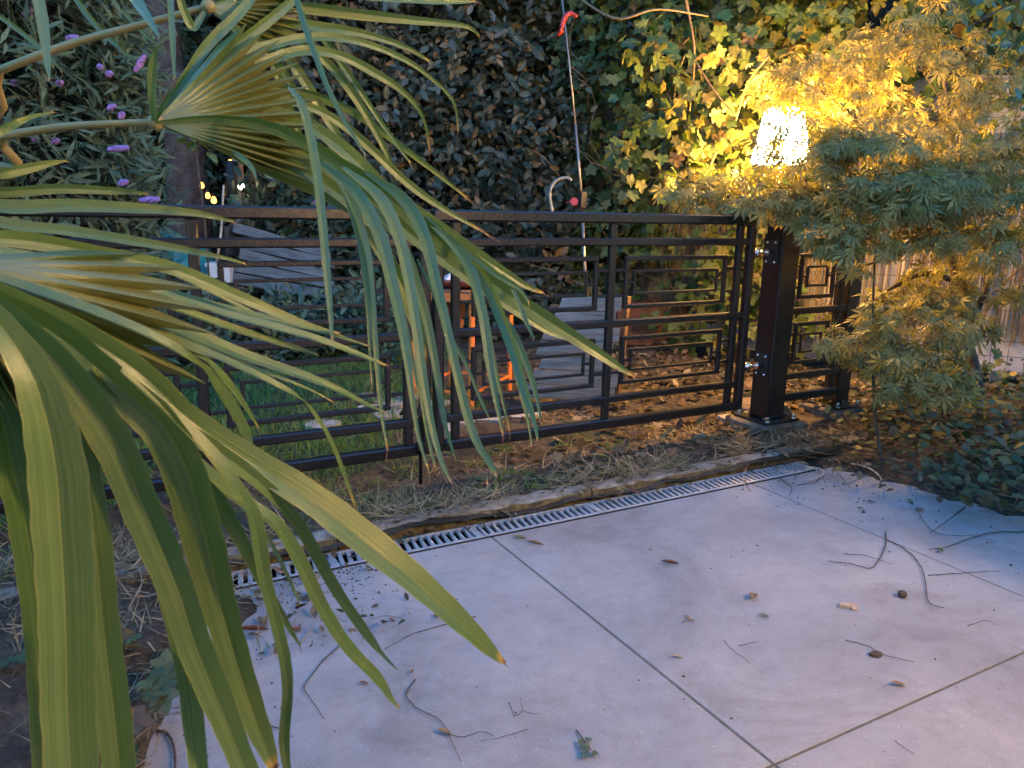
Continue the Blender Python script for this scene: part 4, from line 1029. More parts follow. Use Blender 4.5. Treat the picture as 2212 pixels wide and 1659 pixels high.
for pts in ([(20, 470, 5.6), (12, 380, 5.6), (-6, 300, 5.7)], [(250, 420, 6.3), (262, 300, 6.2), (225, 160, 6.1), (180, 40, 6.1)], [(300, 420, 6.3), (330, 250, 6.3), (420, 130, 6.3)], [(150, 440, 6.2), (120, 200, 6.1), (90, -10, 6.1)]):
    m = MB(); c = catmull([PD(*p) for p in pts], 14); m.tube([Vector(p) for p in c], .012, 7); m.build('stem', M['vinewood'], bbroot)
# a young leafy plant below the middle frond
yp = empty('young_plant', PD(420, 330, 3.6), 'young plant with pale pointed leaves below the middle palm fan', 'plant')
c0 = np.array(PD(420, 300, 3.6)); n = 16
ang = rng.uniform(0, 2 * PI, n); Dv = np.stack([np.cos(ang), np.sin(ang), rng.normal(-.25, .25, n)], 1)
Pv = c0 + rng.normal(0, .035, (n, 3)); me = None
single_leaves(yp, 'pointed_leaf', T_oval(.45, .1, .25), Pv, Dv, np.tile([0, 0, 1.], (n, 1)) + rng.normal(0, .3, (n, 3)), rng.uniform(.06, .10, n), M['vine'], range(n), tuple(yp.location))
m = MB(); m.tube([c0 + np.array([0, 0, .0]), c0 + np.array([.02, 0, -.35]), c0 + np.array([.03, .02, -.9])], .005, 6); m.build('stem', M['bark'], yp)

# ================================================================== JAPANESE MAPLE
MO = (4.32, 2.55, 0.0)
mp_ = empty('japanese_maple', MO, 'japanese maple with finely cut grey green leaves drooping over the gate post', 'tree')
def limb(pts, r0, r1, nm='branch'):
    c = catmull([PD(*p) for p in pts], 18); m = MB(); m.tube([Vector(p) for p in c], [r0 + (r1 - r0) * t / 18 + r0 * .08 * wob(t * 2, 1) for t in range(19)], 8); return m.build(nm, M['bark'], mp_)
limb([(2105, 930, 4.15), (2110, 830, 4.15), (2085, 720, 4.15), (2070, 610, 4.1), (2030, 500, 4.1)], .034, .026, 'trunk')
limb([(2030, 500, 4.1), (1985, 430, 4.1), (1900, 330, 4.1), (1800, 220, 4.1), (1700, 160, 4.0)], .024, .008)
limb([(2030, 500, 4.1), (2060, 380, 4.2), (2050, 250, 4.3), (2030, 100, 4.4)], .022, .009)
limb([(2085, 720, 4.15), (2140, 600, 4.0), (2180, 450, 4.0), (2190, 300, 4.1)], .020, .008)
limb([(1985, 430, 4.1), (1880, 420, 3.9), (1760, 410, 3.8), (1620, 440, 3.7)], .014, .004)
limb([(2070, 610, 4.1), (2000, 590, 3.9), (1930, 620, 3.8), (1905, 640, 3.75)], .016, .007)
limb([(2030, 500, 4.1), (1950, 540, 3.8), (1880, 570, 3.6), (1790, 590, 3.5)], .010, .003)
limb([(2085, 720, 4.15), (2020, 740, 3.8), (1930, 760, 3.6), (1840, 780, 3.5)], .013, .004)
limb([(1905, 1010, 3.3), (1888, 860, 3.4), (1885, 700, 3.5), (1893, 480, 3.6), (1900, 380, 3.7)], .007, .004)
# sprays: u, v, radius px, depth, count, flatness
SP = [(1480, 432, 45, 3.9, 26), (1540, 405, 60, 3.8, 60), (1600, 425, 60, 3.75, 70), (1655, 452, 45, 3.65, 40), (1700, 170, 60, 4.1, 36), (1760, 130, 80, 4.0, 60),
      (1840, 120, 80, 4.0, 60), (1920, 90, 90, 4.1, 70), (2000, 60, 90, 4.2, 60), (2090, 110, 80, 4.1, 50), (1740, 210, 70, 3.9, 60), (1690, 290, 62, 3.9, 34), (1670, 330, 50, 3.9, 20), (1790, 290, 60, 3.75, 70), (1850, 240, 70, 3.9, 60),
      (1800, 390, 70, 3.6, 85), (1880, 340, 80, 3.6, 110), (1960, 330, 80, 3.6, 110), (1740, 430, 60, 3.6, 60), (1870, 430, 70, 3.5, 95), (1950, 420, 80, 3.45, 110), (2040, 400, 80, 3.5, 110),
      (2120, 350, 80, 3.6, 90), (2190, 300, 70, 3.7, 70), (2190, 420, 70, 3.6, 80), (1700, 400, 60, 3.7, 50), (2040, 300, 70, 3.9, 50), (2100, 230, 60, 4., 40), (1960, 230, 60, 4.1, 36),
      (1990, 480, 60, 3.5, 60), (2090, 480, 80, 3.5, 80), (2180, 520, 70, 3.6, 66), (2090, 560, 60, 3.8, 36), (1780, 500, 40, 3.4, 26), (1830, 520, 45, 3.4, 28), (1890, 505, 50, 3.4, 34), (1930, 545, 36, 3.4, 16),
      (1845, 575, 22, 3.3, 7), (1770, 540, 30, 3.4, 12), (2010, 620, 50, 3.7, 30), (2130, 620, 60, 3.8, 34), (2200, 640, 40, 3.8, 22), (1960, 650, 50, 3.6, 34), (1900, 690, 50, 3.5, 38), (1960, 720, 60, 3.45, 60), (2040, 690, 50, 3.6, 46), (2100, 700, 40, 3.8, 24),
      (1860, 735, 50, 3.4, 34), (1810, 750, 30, 3.4, 14), (1900, 765, 50, 3.4, 40), (1980, 785, 60, 3.4, 50), (2060, 770, 45, 3.5, 26), (1960, 820, 45, 3.3, 34), (2020, 830, 45, 3.3, 26), (2075, 835, 36, 3.3, 22),
      (1730, 330, 46, 3.75, 22), (1820, 330, 60, 3.7, 50), (1780, 180, 60, 4.1, 30), (1890, 160, 70, 4.1, 34), (2150, 180, 60, 4.2, 30)]
Pm = []; Dm = []; Um = []; Sm = []; A_ = []; B_ = []
for (u, v, r, d0, cnt) in SP:
    cnt = int(cnt * (1.25 if u < 1780 else 1.6))
    npad = 3 if r < 40 else 5
    pa = rng.uniform(0, 2 * PI, npad); pr = r * .95 * np.sqrt(rng.random(npad)); pu, pv, pd_ = pr * np.cos(pa) * 1.15, pr * np.sin(pa) * .8, rng.normal(0, .09, npad)
    w = rng.integers(0, npad, cnt)
    a = rng.uniform(0, 2 * PI, cnt); q = r * .80 * rng.random(cnt) ** .5
    qx, qy = q * np.cos(a), q * np.sin(a)
    du = pu[w] + qx * 1.1; dv = pv[w] + qy * .48 + (qx / r) ** 2 * 20 + rng.normal(0, 6.5, cnt)
    dd = d0 + pd_[w] - qy * .0022
    for k in range(cnt):
        if 1630 < u + du[k] < 1752 and 236 < v + dv[k] < 352 and rng.random() < .62: continue
        p = np.array(PD(u + du[k], v + dv[k], dd[k])); Pm.append(p)
        c0 = np.array(PD(u + pu[w[k]], v + pv[w[k]] - 5, d0 + pd_[w[k]])); o_ = p - c0
        if k % 3 == 0: A_.append(c0 + o_ * .15); B_.append(p)
        dirn = o_ / (np.linalg.norm(o_) + 1e-6) * .8 + np.array([0, 0, -.50]) + rng.normal(0, .35, 3); Dm.append(dirn)
        Um.append(np.array([-.25, -.45, .9]) + rng.normal(0, .6, 3)); Sm.append(.060 * rng.uniform(.55, 1.35))
    for k in range(npad): A_.append(np.array(PD(u, v + r * .4, d0 + .03))); B_.append(np.array(PD(u + pu[k], v + pv[k], d0 + pd_[k])))
for k in range(52):
    u, v = rng.uniform(1625, 1760), rng.uniform(238, 352); p = np.array(PD(u, v, 3.15 + rng.normal(0, .12))); Pm.append(p)
    Dm.append(RW[:, 0] * rng.normal(0, 1) + np.array([0, 0, -.25]) + rng.normal(0, .25, 3)); Um.append(rng.normal(0, .4, 3) + np.array([-.2, -.3, 1.2])); Sm.append(.052 * rng.uniform(.6, 1.4))
for pts in ([(1620, 330), (1665, 300), (1720, 262), (1765, 250)], [(1640, 352), (1690, 322), (1750, 318)], [(1655, 262), (1690, 276), (1740, 270)], [(1700, 352), (1712, 310), (1735, 290)]):
    c = catmull([PD(*p, 3.4) for p in pts], 8)
    for k in range(8): A_.append(c[k]); B_.append(c[k + 1])
Pm, Dm, Um, Sm = map(np.array, (Pm, Dm, Um, Sm))
foliage(mp_, 'maple_leaf', T_maple(), Pm, Dm, Um, Sm, M['maple'], MO, 300)
o = link('twig', twigs('twig', A_, B_, .0016, .0008, M['bark'], MO), mp_); o['kind'] = 'stuff'
# laurel branch hanging in at the upper right corner
lr = empty('laurel', (5.6, 2.2, 0), 'glossy dark leaved laurel branches hanging in at the upper right corner', 'shrub')
n = 130; uu = rng.uniform(2060, 2260, n); vv = rng.uniform(-40, 260, n); kp = (uu - 2060) / 190 + (260 - vv) / 300 > .75; uu, vv = uu[kp], vv[kp]; n = len(uu)
Pq = np.array([PD(a, b, 4.35 + rng.normal(0, .12)) for a, b in zip(uu, vv)])
foliage(lr, 'laurel_leaf', T_oval(.46), Pq, rng.normal(0, .5, (n, 3)) + np.array([-.6, 0, -.3]), rng.normal(0, .35, (n, 3)) + np.array([-.3, -.7, .7]), rng.uniform(.07, .11, n), M['laurel'], (5.6, 2.2, 0), 80)
m = MB()
for pts in ([(2230, 60, 4.4), (2170, 120, 4.4), (2110, 200, 4.35)], [(2240, -20, 4.4), (2160, 20, 4.4), (2090, 60, 4.35)], [(2240, 160, 4.4), (2190, 260, 4.4), (2180, 330, 4.4)]):
    m.tube([Vector(p) for p in catmull([PD(*p) for p in pts], 8)], .006, 6)
m.build('branch', M['bark'], lr)

# the glowing lamp
la = PD(1690, 295, 4.35); fl = empty('garden_lamp', (la.x, la.y, 0), 'brightly glowing tapered lamp shade on a thin stem behind the maple leaves', 'lamp')
m = MB(); px = 4.35 / F_PX
m.lathe((la.x, la.y, la.z), [(62 * px, -56 * px), (40 * px, 56 * px), (37 * px, 56 * px), (59 * px, -56 * px)], 30, close=False)
m.build('lamp_shade', emit('shade_glow', (1.0, 0.53, 0.14), SHADE_POWER), fl)
m = MB(); m.tube([(la.x, la.y, 0), (la.x, la.y, la.z - 20 * px)], .011, 9); m.lathe((la.x, la.y, -.01), [(.11, 0), (.11, .02), (.03, .035), (.012, .06)], 20); m.build('stand', M['black'], fl)

# ================================================================== THE FAR TREES ABOVE AND BEHIND (one mass, nothing of it countable)
def far_mass(name, pts, h, seed, lab):
    root = leafy_mass(name, (pts[0][0], pts[0][1], 0), lab, 'trees', pts, h, 1.0, 2600, T_oval(.5), 'far_leaf', M['hedge'], .20, .55, 6, seed, 0)
    return root
far_mass('backdrop_trees', [(9.5, 1.0), (7.6, 4.2), (5.6, 7.6), (3.2, 9.8), (0.5, 11.0), (-2.5, 10.6), (-5.0, 8.0)], 7.0, 9, 'tall dark trees closing off the back of the garden')

# ================================================================== GROUND COVER, GRASS, LITTER
def gz(x, y): return ground_z(x, y) + 0.034 * np.clip((2.75 - y) / .3, 0, 1)
def flat_leaves(name, tpl, mat, X, Y, Z, size, tilt=.35):
    n = len(X); an = rng.uniform(0, 2 * PI, n)
    D = np.stack([np.cos(an), np.sin(an), rng.normal(0, tilt, n)], 1); U = np.stack([rng.normal(0, tilt, n), rng.normal(0, tilt, n), np.ones(n)], 1)
    return scatter(name, tpl, np.stack([X, Y, Z], 1), D, U, size, mat)
# lawn
n = 90000; X = rng.uniform(-1.2, 3.2, n); Y = 3.0 + 4.6 * rng.random(n) ** 1.25
u, v, d = project(np.stack([X, Y, np.zeros(n)], 1))
dens = np.clip(.95 + .5 * wob(X * 3, Y * 3) - np.clip((u - 760) / 260, 0, 1.6) - np.clip((3.55 - Y) / .6, 0, .9), 0.0, 1)
k = (rng.random(n) < dens) & (u > -100)
X, Y = X[k], Y[k]; n = len(X)
D = np.stack([rng.normal(0, .55, n), rng.normal(0, .55, n), np.ones(n)], 1); U = rng.normal(0, 1, (n, 3))
o = link('lawn', scatter('lawn', T_blade(), np.stack([X, Y, gz(X, Y)], 1), D, U, rng.uniform(.025, .065, n), M['grass'], rng.uniform(.09, .14, n))); tag(o, 'short green lawn beyond the gate', 'grass', kind='stuff')
# rough grass tufts between the kerb and the gate
tu = rng.uniform(-.9, 2.2, 150); tv = rng.uniform(2.36, 3.25, 150); w_ = .35 + .65 * (np.abs(tu - 1.15) < .55); kk = rng.random(150) < w_; tu, tv = tu[kk], tv[kk]
X = np.repeat(tu, 46) + rng.normal(0, .035, len(tu) * 46); Y = np.maximum(np.repeat(tv, 46) + rng.normal(0, .03, len(tu) * 46), 2.41); n = len(X)
D = np.stack([rng.normal(0, .7, n), rng.normal(0, .7, n), np.full(n, .8)], 1)
o = link('grass_tufts', scatter('grass_tufts', T_blade(), np.stack([X, Y, gz(X, Y) - .003], 1), D, rng.normal(0, 1, (n, 3)), rng.uniform(.02, .06, n), M['grass'], rng.uniform(.06, .10, n))); tag(o, 'thin grass tufts between the kerb and the gate', 'grass', kind='stuff')
# dry straw
n = 12000; X = rng.uniform(-1.1, 3.3, n); Y = 2.38 + rng.exponential(.42, n); Y = np.where(rng.random(n) < .25, rng.uniform(2.3, 2.42, n), Y)
kk = (rng.random(n) < np.clip(.5 + .8 * wob(X * 4, Y * 5, 3), .05, 1)) & (Y < 4.6); X, Y = X[kk], Y[kk]; n = len(X)
Z = np.where(Y < 2.41, .058, gz(X, Y) + .004) + rng.exponential(.006, n)
an = rng.uniform(0, 2 * PI, n); D = np.stack([np.cos(an), np.sin(an), rng.normal(0, .16, n)], 1)
U = np.stack([rng.normal(0, .5, n), rng.normal(0, .5, n), np.ones(n)], 1)
o = link('straw', scatter('straw', T_blade(), np.stack([X, Y, Z], 1), D, U, rng.uniform(.03, .13, n), M['straw'], rng.uniform(.025, .04, n))); tag(o, 'dry straw and cut grass strewn over the soil by the kerb', 'straw', kind='stuff')
# leaf litter beyond the gate and round the post
n = 5600; X = rng.uniform(.9, 4.6, n); Y = rng.uniform(2.42, 5.2, n); u, v, d = project(np.stack([X, Y, np.zeros(n)], 1))
dens = np.clip((u - 1000) / 420, 0.02, 1) * np.clip(.7 + .6 * wob(X * 3.3, Y * 3.9, 8), .1, 1) * np.where(Y < 2.6, .6, 1)
kk = (rng.random(n) < dens) & (np.hypot(X - P1X, Y - P1Y) > .10); X, Y = X[kk], Y[kk]; n = len(X); Z = np.maximum(gz(X, Y), np.where((np.abs(X - P1X) < .15) & (np.abs(Y - P1Y) < .15) | (np.abs(X - P2X) < .14) & (np.abs(Y - 2.84) < .14), .046, -1)) + .004 + rng.exponential(.008, n)
hf = rng.random(n) < .55
tag(link('leaf_litter', flat_leaves('leaf_litter', T_oval(.55, .25, -.25), M['litter'], X[hf], Y[hf], Z[hf], rng.uniform(.025, .07, hf.sum()), .4)), 'brown and ochre fallen leaves under the gate', 'leaf litter', kind='stuff')
tag(link('lobed_litter', flat_leaves('lobed_litter', T_lobed(), M['litter'], X[~hf], Y[~hf], Z[~hf], rng.uniform(.03, .065, (~hf).sum()), .4)), 'lobed fallen leaves mixed in the litter', 'leaf litter', kind='stuff')
# right bed: ivy, twigs, fallen leaves
def bed_z(x, y): return 0.045
n = 8500; X = rng.uniform(2.6, 6.4, n); Y = rng.uniform(.7, 3.0, n)
def inpoly(X, Y, poly):
    c = np.zeros(len(X), bool); m = len(poly)
    for k in range(m):
        x0, y0 = poly[k]; x1, y1 = poly[(k + 1) % m]
        c ^= ((y0 > Y) != (y1 > Y)) & (X < (x1 - x0) * (Y - y0) / (y1 - y0 + 1e-12) + x0)
    return c
kk = inpoly(X, Y, [(a - .02, b2) for a, b2 in RB]); X, Y = X[kk], Y[kk]; n = len(X)
edge = rng.random(n) < .6
gcv = empty('ground_cover', (3.6, 1.9, 0), 'dark green ivy like ground cover with dead twigs beside the patio, right', 'ground cover')
hgt = np.where(edge, rng.uniform(.045, .10, n), rng.uniform(.05, .26, n))
Pg = np.stack([X, Y, hgt], 1); Dg = rng.normal(0, 1, (n, 3)); Dg[:, 2] *= .35; Ug = np.stack([rng.normal(-.2, .4, n), rng.normal(-.4, .4, n), np.ones(n)], 1)
kk = (rng.random(n) < np.clip((X + .45 * (2.2 - Y) - 2.85) / .5, .10, 1)); Pg, Dg, Ug = Pg[kk], Dg[kk], Ug[kk]; n = len(Pg)
foliage(gcv, 'ground_leaf', T_oval(.68), Pg, Dg, Ug, rng.uniform(.025, .065, n), M['bedleaf'], (3.6, 1.9, 0), 200)
n = 900; X = rng.uniform(2.55, 4.6, n); Y = rng.uniform(.9, 2.9, n); kk = inpoly(X, Y, [(a - .05, b2) for a, b2 in RB]); X, Y = X[kk], Y[kk]; n = len(X)
an = rng.uniform(0, 2 * PI, n); L_ = rng.uniform(.05, .28, n); z0 = rng.uniform(.04, .12, n)
A_ = np.stack([X, Y, z0], 1); B_ = A_ + np.stack([np.cos(an) * L_, np.sin(an) * L_, rng.normal(0, .04, n)], 1)
o = link('dead_twigs', twigs('dead_twigs', A_, B_, .0022, .0012, M['twig'], (3.6, 1.9, 0)), gcv); o['kind'] = 'stuff'
n = 130; X = .05 + rng.random(n) ** 1.6 * .7; Y = rng.uniform(1.75, 2.30, n)
tag(link('spilled_leaves', flat_leaves('spilled_leaves', T_oval(.5, .3, -.2), M['litter'], X, Y, np.full(n, .004) + rng.exponential(.004, n), rng.uniform(.012, .045, n))), 'dry leaf bits spilled over the patio corner by the left bed', 'leaf litter', kind='stuff')
n = 240; X = rng.uniform(-.6, 2.7, n); Y = rng.uniform(2.26, 2.40, n)
tag(link('kerb_litter', flat_leaves('kerb_litter', T_oval(.35, .3, -.2), M['litter'], X, Y, np.where(Y > 2.31, .044, .006) + rng.exponential(.003, n), rng.uniform(.01, .04, n))), 'leaf bits lying along the kerb and drain', 'leaf litter', kind='stuff')
n = 700; X = rng.uniform(2.5, 4.2, n); Y = rng.uniform(.9, 2.85, n); kk = inpoly(X, Y, [(a - .12, b2) for a, b2 in RB]); X, Y = X[kk], Y[kk]
o = link('dead_leaves', flat_leaves('dead_leaves', T_oval(.5, .3, -.2), M['litter'], X, Y, np.full(len(X), .05) * np.clip((X - 2.55) / .2, .12, 1) + rng.exponential(.008, len(X)), rng.uniform(.02, .06, len(X)))); tag(o, 'dead leaves lying on the right bed and its edge', 'leaf litter', kind='stuff')
# stalks with soft leaves rising from the bed under the maple
# left bed: broad leaves, straw, crumbs of soil
lb = empty('bed_plants', (-.4, 1.6, 0), 'broad green leaves growing in the soil bed in the lower left corner', 'plant')
n = 420; X = rng.uniform(-1.4, .12, n); Y = rng.uniform(.85, 1.95, n); kk = inpoly(X, Y, LB) & (rng.random(n) < np.clip(.5 + .7 * wob(X * 5, Y * 5), .1, 1)); X, Y = X[kk], Y[kk]; n = len(X)
Pg = np.stack([X, Y, rng.uniform(.03, .11, n)], 1); Dg = rng.normal(0, 1, (n, 3)); Dg[:, 2] *= .25
foliage(lb, 'bed_leaf', T_lobed(), Pg, Dg, np.stack([rng.normal(0, .25, n), rng.normal(-.2, .25, n), np.ones(n)], 1), rng.uniform(.04, .085, n), M['bedleaf'], (-.4, 1.6, 0), 300)
n = 7000; X = rng.uniform(-1.3, .55, n); Y = rng.uniform(.85, 2.55, n); kk = inpoly(X, Y, LB) | ((X < .55) & (Y > 1.72) & (X > -.3) & (rng.random(n) < .22)); X, Y = X[kk], Y[kk]; n = len(X)
an = rng.uniform(0, 2 * PI, n); D = np.stack([np.cos(an), np.sin(an), rng.normal(0, .2, n)], 1); inn = inpoly(X, Y, LB)
o = link('bed_straw', scatter('bed_straw', T_blade(), np.stack([X, Y, np.where(inn, .030 + .030 * np.clip((Y - 1.7) / .4, 0, 1), .003) + rng.exponential(.008, n)], 1), D, np.stack([rng.normal(0, .4, n), rng.normal(0, .4, n), np.ones(n)], 1), rng.uniform(.02, .10, n), M['straw'], rng.uniform(.03, .06, n))); tag(o, 'dry stalks and chaff in the lower left bed', 'straw', kind='stuff')
# soil crumbs along the drain and the bed edges
cr_t = ([(0, 0, .8), (1, 0, 0), (-.3, .9, .1), (-.6, -.8, 0), (0, 0, -.5)], [(0, 1, 2), (0, 2, 3), (0, 3, 1), (4, 2, 1), (4, 3, 2), (4, 1, 3)])
n = 2600
X = np.concatenate([rng.uniform(-.1, .75, n // 2), rng.uniform(2.2, 2.85, n // 4), rng.uniform(-.4, .3, n // 4)])
Y = np.concatenate([2.17 - rng.exponential(.10, n // 2), 2.165 - rng.exponential(.28, n // 4), rng.uniform(1.0, 2.1, n // 4)])
kk = (rng.random(n) < .8) & ~((X > 2.2) & (rng.random(n) > np.clip((X - 2.2) / .5, .05, 1))); X, Y = X[kk], Y[kk]; n = len(X)
o = link('soil_crumbs', scatter('soil_crumbs', cr_t, np.stack([X, Y, np.full(n, .0015)], 1), rng.normal(0, 1, (n, 3)), rng.normal(0, 1, (n, 3)), rng.exponential(.0015, n) + .0006, M['twig'])); tag(o, 'crumbs of soil and bark spilled on the patio edges', 'soil', kind='stuff')
n = 700; X = rng.uniform(-.1, 3.4, n); Y = rng.uniform(.35, 2.16, n)
o = link('patio_specks', scatter('patio_specks', cr_t, np.stack([X, Y, np.full(n, .001)], 1), rng.normal(0, 1, (n, 3)), rng.normal(0, 1, (n, 3)), rng.exponential(.0009, n) + .0005, M['twig'])); tag(o, 'tiny specks of dirt on the tiles', 'dirt', kind='stuff')

# ------------------------------------------------------------------ single things lying on the patio
def twig(pts, r, lab, mat='twig', grp='twigs lying on the patio', name='twig', cat='twig', z=0.004, branches=()):
    r *= .68
    P_ = [GP(u, v, z + r * .7) for u, v in pts]; c0 = P_[len(P_) // 2].copy(); n = max(6, len(P_) * 4)
    m = MB(); c = catmull(P_, n); m.tube([Vector((*p[:2], p[2] + .0012 * wob(k * .8, r * 900))) for k, p in enumerate(c)], [r * (1.05 - .55 * k / n) * (1 + .22 * wob(k * 2.3, r * 5000)) for k in range(n + 1)], 6)
    for b_ in branches:
        Q_ = [GP(u, v, z + r * .7) for u, v in b_]; c = catmull(Q_, 8); m.tube([Vector(p) for p in c], [r * .7 * (1 - .5 * k / 8) for k in range(9)], 5)
    o = m.build(name, M[mat], origin=tuple(c0)); return tag(o, lab, cat, grp)
twig([(1913, 1150), (1914, 1170), (1910, 1187), (1897, 1212), (1882, 1227), (1862, 1224), (1838, 1218), (1790, 1212)], .0030, 'dark hook shaped twig, the boldest one on the right half of the patio')
twig([(1916, 1166), (1945, 1180), (1972, 1200), (1990, 1225), (1999, 1255), (2003, 1290), (2012, 1305), (2040, 1313)], .0028, 'long brown S shaped twig running down towards the round nut')
twig([(2005, 1243), (2060, 1239), (2105, 1236), (2158, 1233)], .0022, 'straight thin twig lying level, touching the S shaped twig')
twig([(1822, 1196), (1870, 1200), (1925, 1218)], .0016, 'short faint twig crossing the hook shaped one', branches=[])
twig([(2212, 1149), (2165, 1149), (2125, 1154), (2080, 1168), (2050, 1180), (2008, 1187)], .0032, 'dark twig reaching in from the right edge of the picture')
twig([(1985, 1108), (1998, 1130), (2020, 1150), (2065, 1157), (2125, 1155)], .0018, 'thin curved twig joining the one at the right edge')
twig([(1028, 1332), (985, 1342), (940, 1355), (885, 1372), (830, 1403)], .0022, 'long brown twig under the tip of the longest palm blade', branches=[[(868, 1335), (830, 1330), (800, 1338)]])
twig([(742, 1388), (700, 1425), (665, 1470), (657, 1487), (668, 1505), (684, 1528), (700, 1553)], .0022, 'bent twig like a boomerang, left of the palm tips')
twig([(898, 1468), (884, 1485), (877, 1500), (886, 1515), (905, 1532), (935, 1546), (955, 1560), (968, 1585), (980, 1610), (996, 1645)], .0020, 'crooked knotted twig below the palm blade tips', branches=[[(877, 1500), (888, 1490)], [(968, 1585), (1000, 1592), (1040, 1580), (1068, 1590)]])
twig([(1100, 1517), (1106, 1535), (1112, 1546), (1128, 1534), (1124, 1508)], .0014, 'tiny zigzag twig right of the knotted one', branches=[[(1128, 1534), (1145, 1540), (1166, 1542)]])
twig([(1826, 1383), (1850, 1388), (1878, 1397), (1905, 1412), (1940, 1422), (1975, 1430)], .0018, 'long thin twig behind the brown bark chunk')
twig([(1565, 1383), (1572, 1394), (1585, 1406), (1605, 1420), (1620, 1433)], .0013, 'fine short twig in the middle of the patio')
twig([(1933, 1600), (1950, 1613), (1975, 1629)], .0014, 'straight little twig near the lower right joint')
twig([(1683, 1031), (1697, 1042), (1711, 1053), (1706, 1070)], .0026, 'bent twig by the far end of the drain')
twig([(252, 1372), (275, 1388), (305, 1402), (345, 1414), (390, 1421)], .0030, 'dark twig at the edge of the lower left bed')
twig([(338, 1578), (358, 1582), (372, 1602), (378, 1630), (378, 1670)], .0052, 'thick curved twig near the lower left bed')
twig([(497, 1548), (545, 1557), (602, 1573)], .0038, 'short thick twig between the palm blades near the bottom')
twig([(2090, 1352), (2130, 1340), (2150, 1350)], .0012, 'faint thin twig by the right edge')
twig([(1595, 1395), (1640, 1385)], .0012, 'very short twig near the middle') 
twig([(1140, 1575), (1085, 1592), (1040, 1600)], .0010, 'hair thin twig by the green sprig')
twig([(1838, 1001), (1860, 1005), (1884, 1015), (1901, 1030), (1908, 1048), (1902, 1072)], .0052, 'pale peeled root arching at the corner of the right bed', 'root', 'pale roots by the right bed', 'root', 'root', .02)
twig([(1742, 1012), (1762, 1010), (1778, 1017), (1776, 1027), (1758, 1034), (1744, 1037)], .0052, 'pale hooked root near the far end of the drain', 'root', 'pale roots by the right bed', 'root', 'root', .01, branches=[[(1762, 1010), (1766, 1022)]])
twig([(1776, 1027), (1760, 1040), (1722, 1048)], .004, 'dark root end next to the pale hooked root', 'twig', None, 'root', 'root', .006)
twig([(1612, 1060), (1606, 1030), (1616, 1005), (1634, 988), (1645, 978)], .0022, 'pale curved stalk standing up over the far drain end', 'woodchip', None, 'stalk', 'stalk', .02)
twig([(1610, 1038), (1614, 1050), (1622, 1060)], .003, 'little dark twig at the foot of the pale stalk')
def leaf1(u, v, s, an, mat, lab, tpl=None, z=.003, grp='fallen leaves on the patio', name='fallen_leaf', curl=.2, cat='leaf', wide=1.0):
    p = GP(u, v, z); V_, F_ = tpl or T_oval(.45, .3, -curl); m = MB(); cs, sn = math.cos(an), math.sin(an)
    vs = []
    for x, y, zz in V_:
        x *= s * wide; y = (y - .5) * s; vs.append((p.x + x * cs - y * sn, p.y + x * sn + y * cs, p.z + zz * s + .0015))
    zmin = min(q[2] for q in vs); vs = [(a, b2, c - zmin + z) for a, b2, c in vs]
    m.add(vs, F_, False); return tag(m.build(name, mat, origin=tuple(p)), lab, cat, grp)
RL = surf('leaf_redbrown', [(0.10, 0.035, 0.022), (0.20, 0.07, 0.04)], 40, rough=.6)
BL = surf('leaf_brown', [(0.15, 0.085, 0.045), (0.30, 0.17, 0.09)], 40, rough=.7)
GL = surf('leaf_green', [(0.07, 0.10, 0.03), (0.14, 0.17, 0.05)], 40, rough=.5)
OL = surf('leaf_olive', [(0.10, 0.09, 0.045), (0.19, 0.17, 0.08)], 40, rough=.6)
leaf1(1447, 1218, .062, 1.15, RL, 'narrow red brown leaf alone in the middle of the patio', wide=.45)
leaf1(1155, 1176, .062, 1.0, BL, 'ragged brown leaf near the top of the long joint', wide=.55)
leaf1(1122, 1163, .05, 1.2, OL, 'oval olive leaf touching the drain at the joint', wide=.8)
leaf1(1090, 1113, .075, .4, OL, 'long tan leaf lying on the drain grate', wide=.5, z=.01)
leaf1(1627, 1291, .060, 2.2, BL, 'flat brown leaf in the middle right of the patio')
leaf1(1650, 1331, .030, .8, OL, 'small faded leaf just below the flat brown one')
leaf1(1484, 1334, .022, .2, BL, 'tiny brown leaf of the trio in the middle, upper one')
leaf1(1494, 1341, .022, 1.3, BL, 'tiny brown leaf of the trio in the middle, right one')
leaf1(1478, 1344, .018, 2.3, BL, 'tiny brown leaf of the trio in the middle, lower one')
leaf1(1940, 1480, .036, 1.0, BL, 'small brown leaf just above the lower right joint')
leaf1(2031, 1191, .055, 2.4, GL, 'green folded leaf at the tip of the right edge twig', wide=.6)
leaf1(1985, 1103, .052, 1.5, OL, 'olive leaf in the shade near the right bed')
leaf1(1880, 1084, .030, 1.2, RL, 'small red brown leaf near the pale arching root')
leaf1(1858, 1098, .030, 1.4, GL, 'dark curled leaf below the small red one')
leaf1(1965, 1082, .034, .3, GL, 'pale green scrap by the edge of the right bed')
leaf1(2145, 1166, .030, .9, M['white'], 'pale scrap of leaf near the right edge', wide=.6)
leaf1(1905, 1050, .045, 1.2, GL, 'green leaf tip below the pale arching root', wide=.5)
leaf1(847, 1341, .022, .4, RL, 'small curled brown leaf between the palm blades')
leaf1(785, 1477, .024, 1.0, RL, 'dark red brown crumb of leaf below the palm blades')
leaf1(890, 1453, .030, 2.7, BL, 'dry curled leaf at the top of the knotted twig', wide=.5)
leaf1(960, 1583, .034, .7, BL, 'dry leaf clinging to the knotted twig')
leaf1(1462, 1421, .036, 1.2, M['woodchip'], 'pale papery scrap on the left half of the middle tile', wide=.5)
leaf1(1405, 1188, .016, 1.2, OL, 'tiny crumb of leaf above the narrow red one')
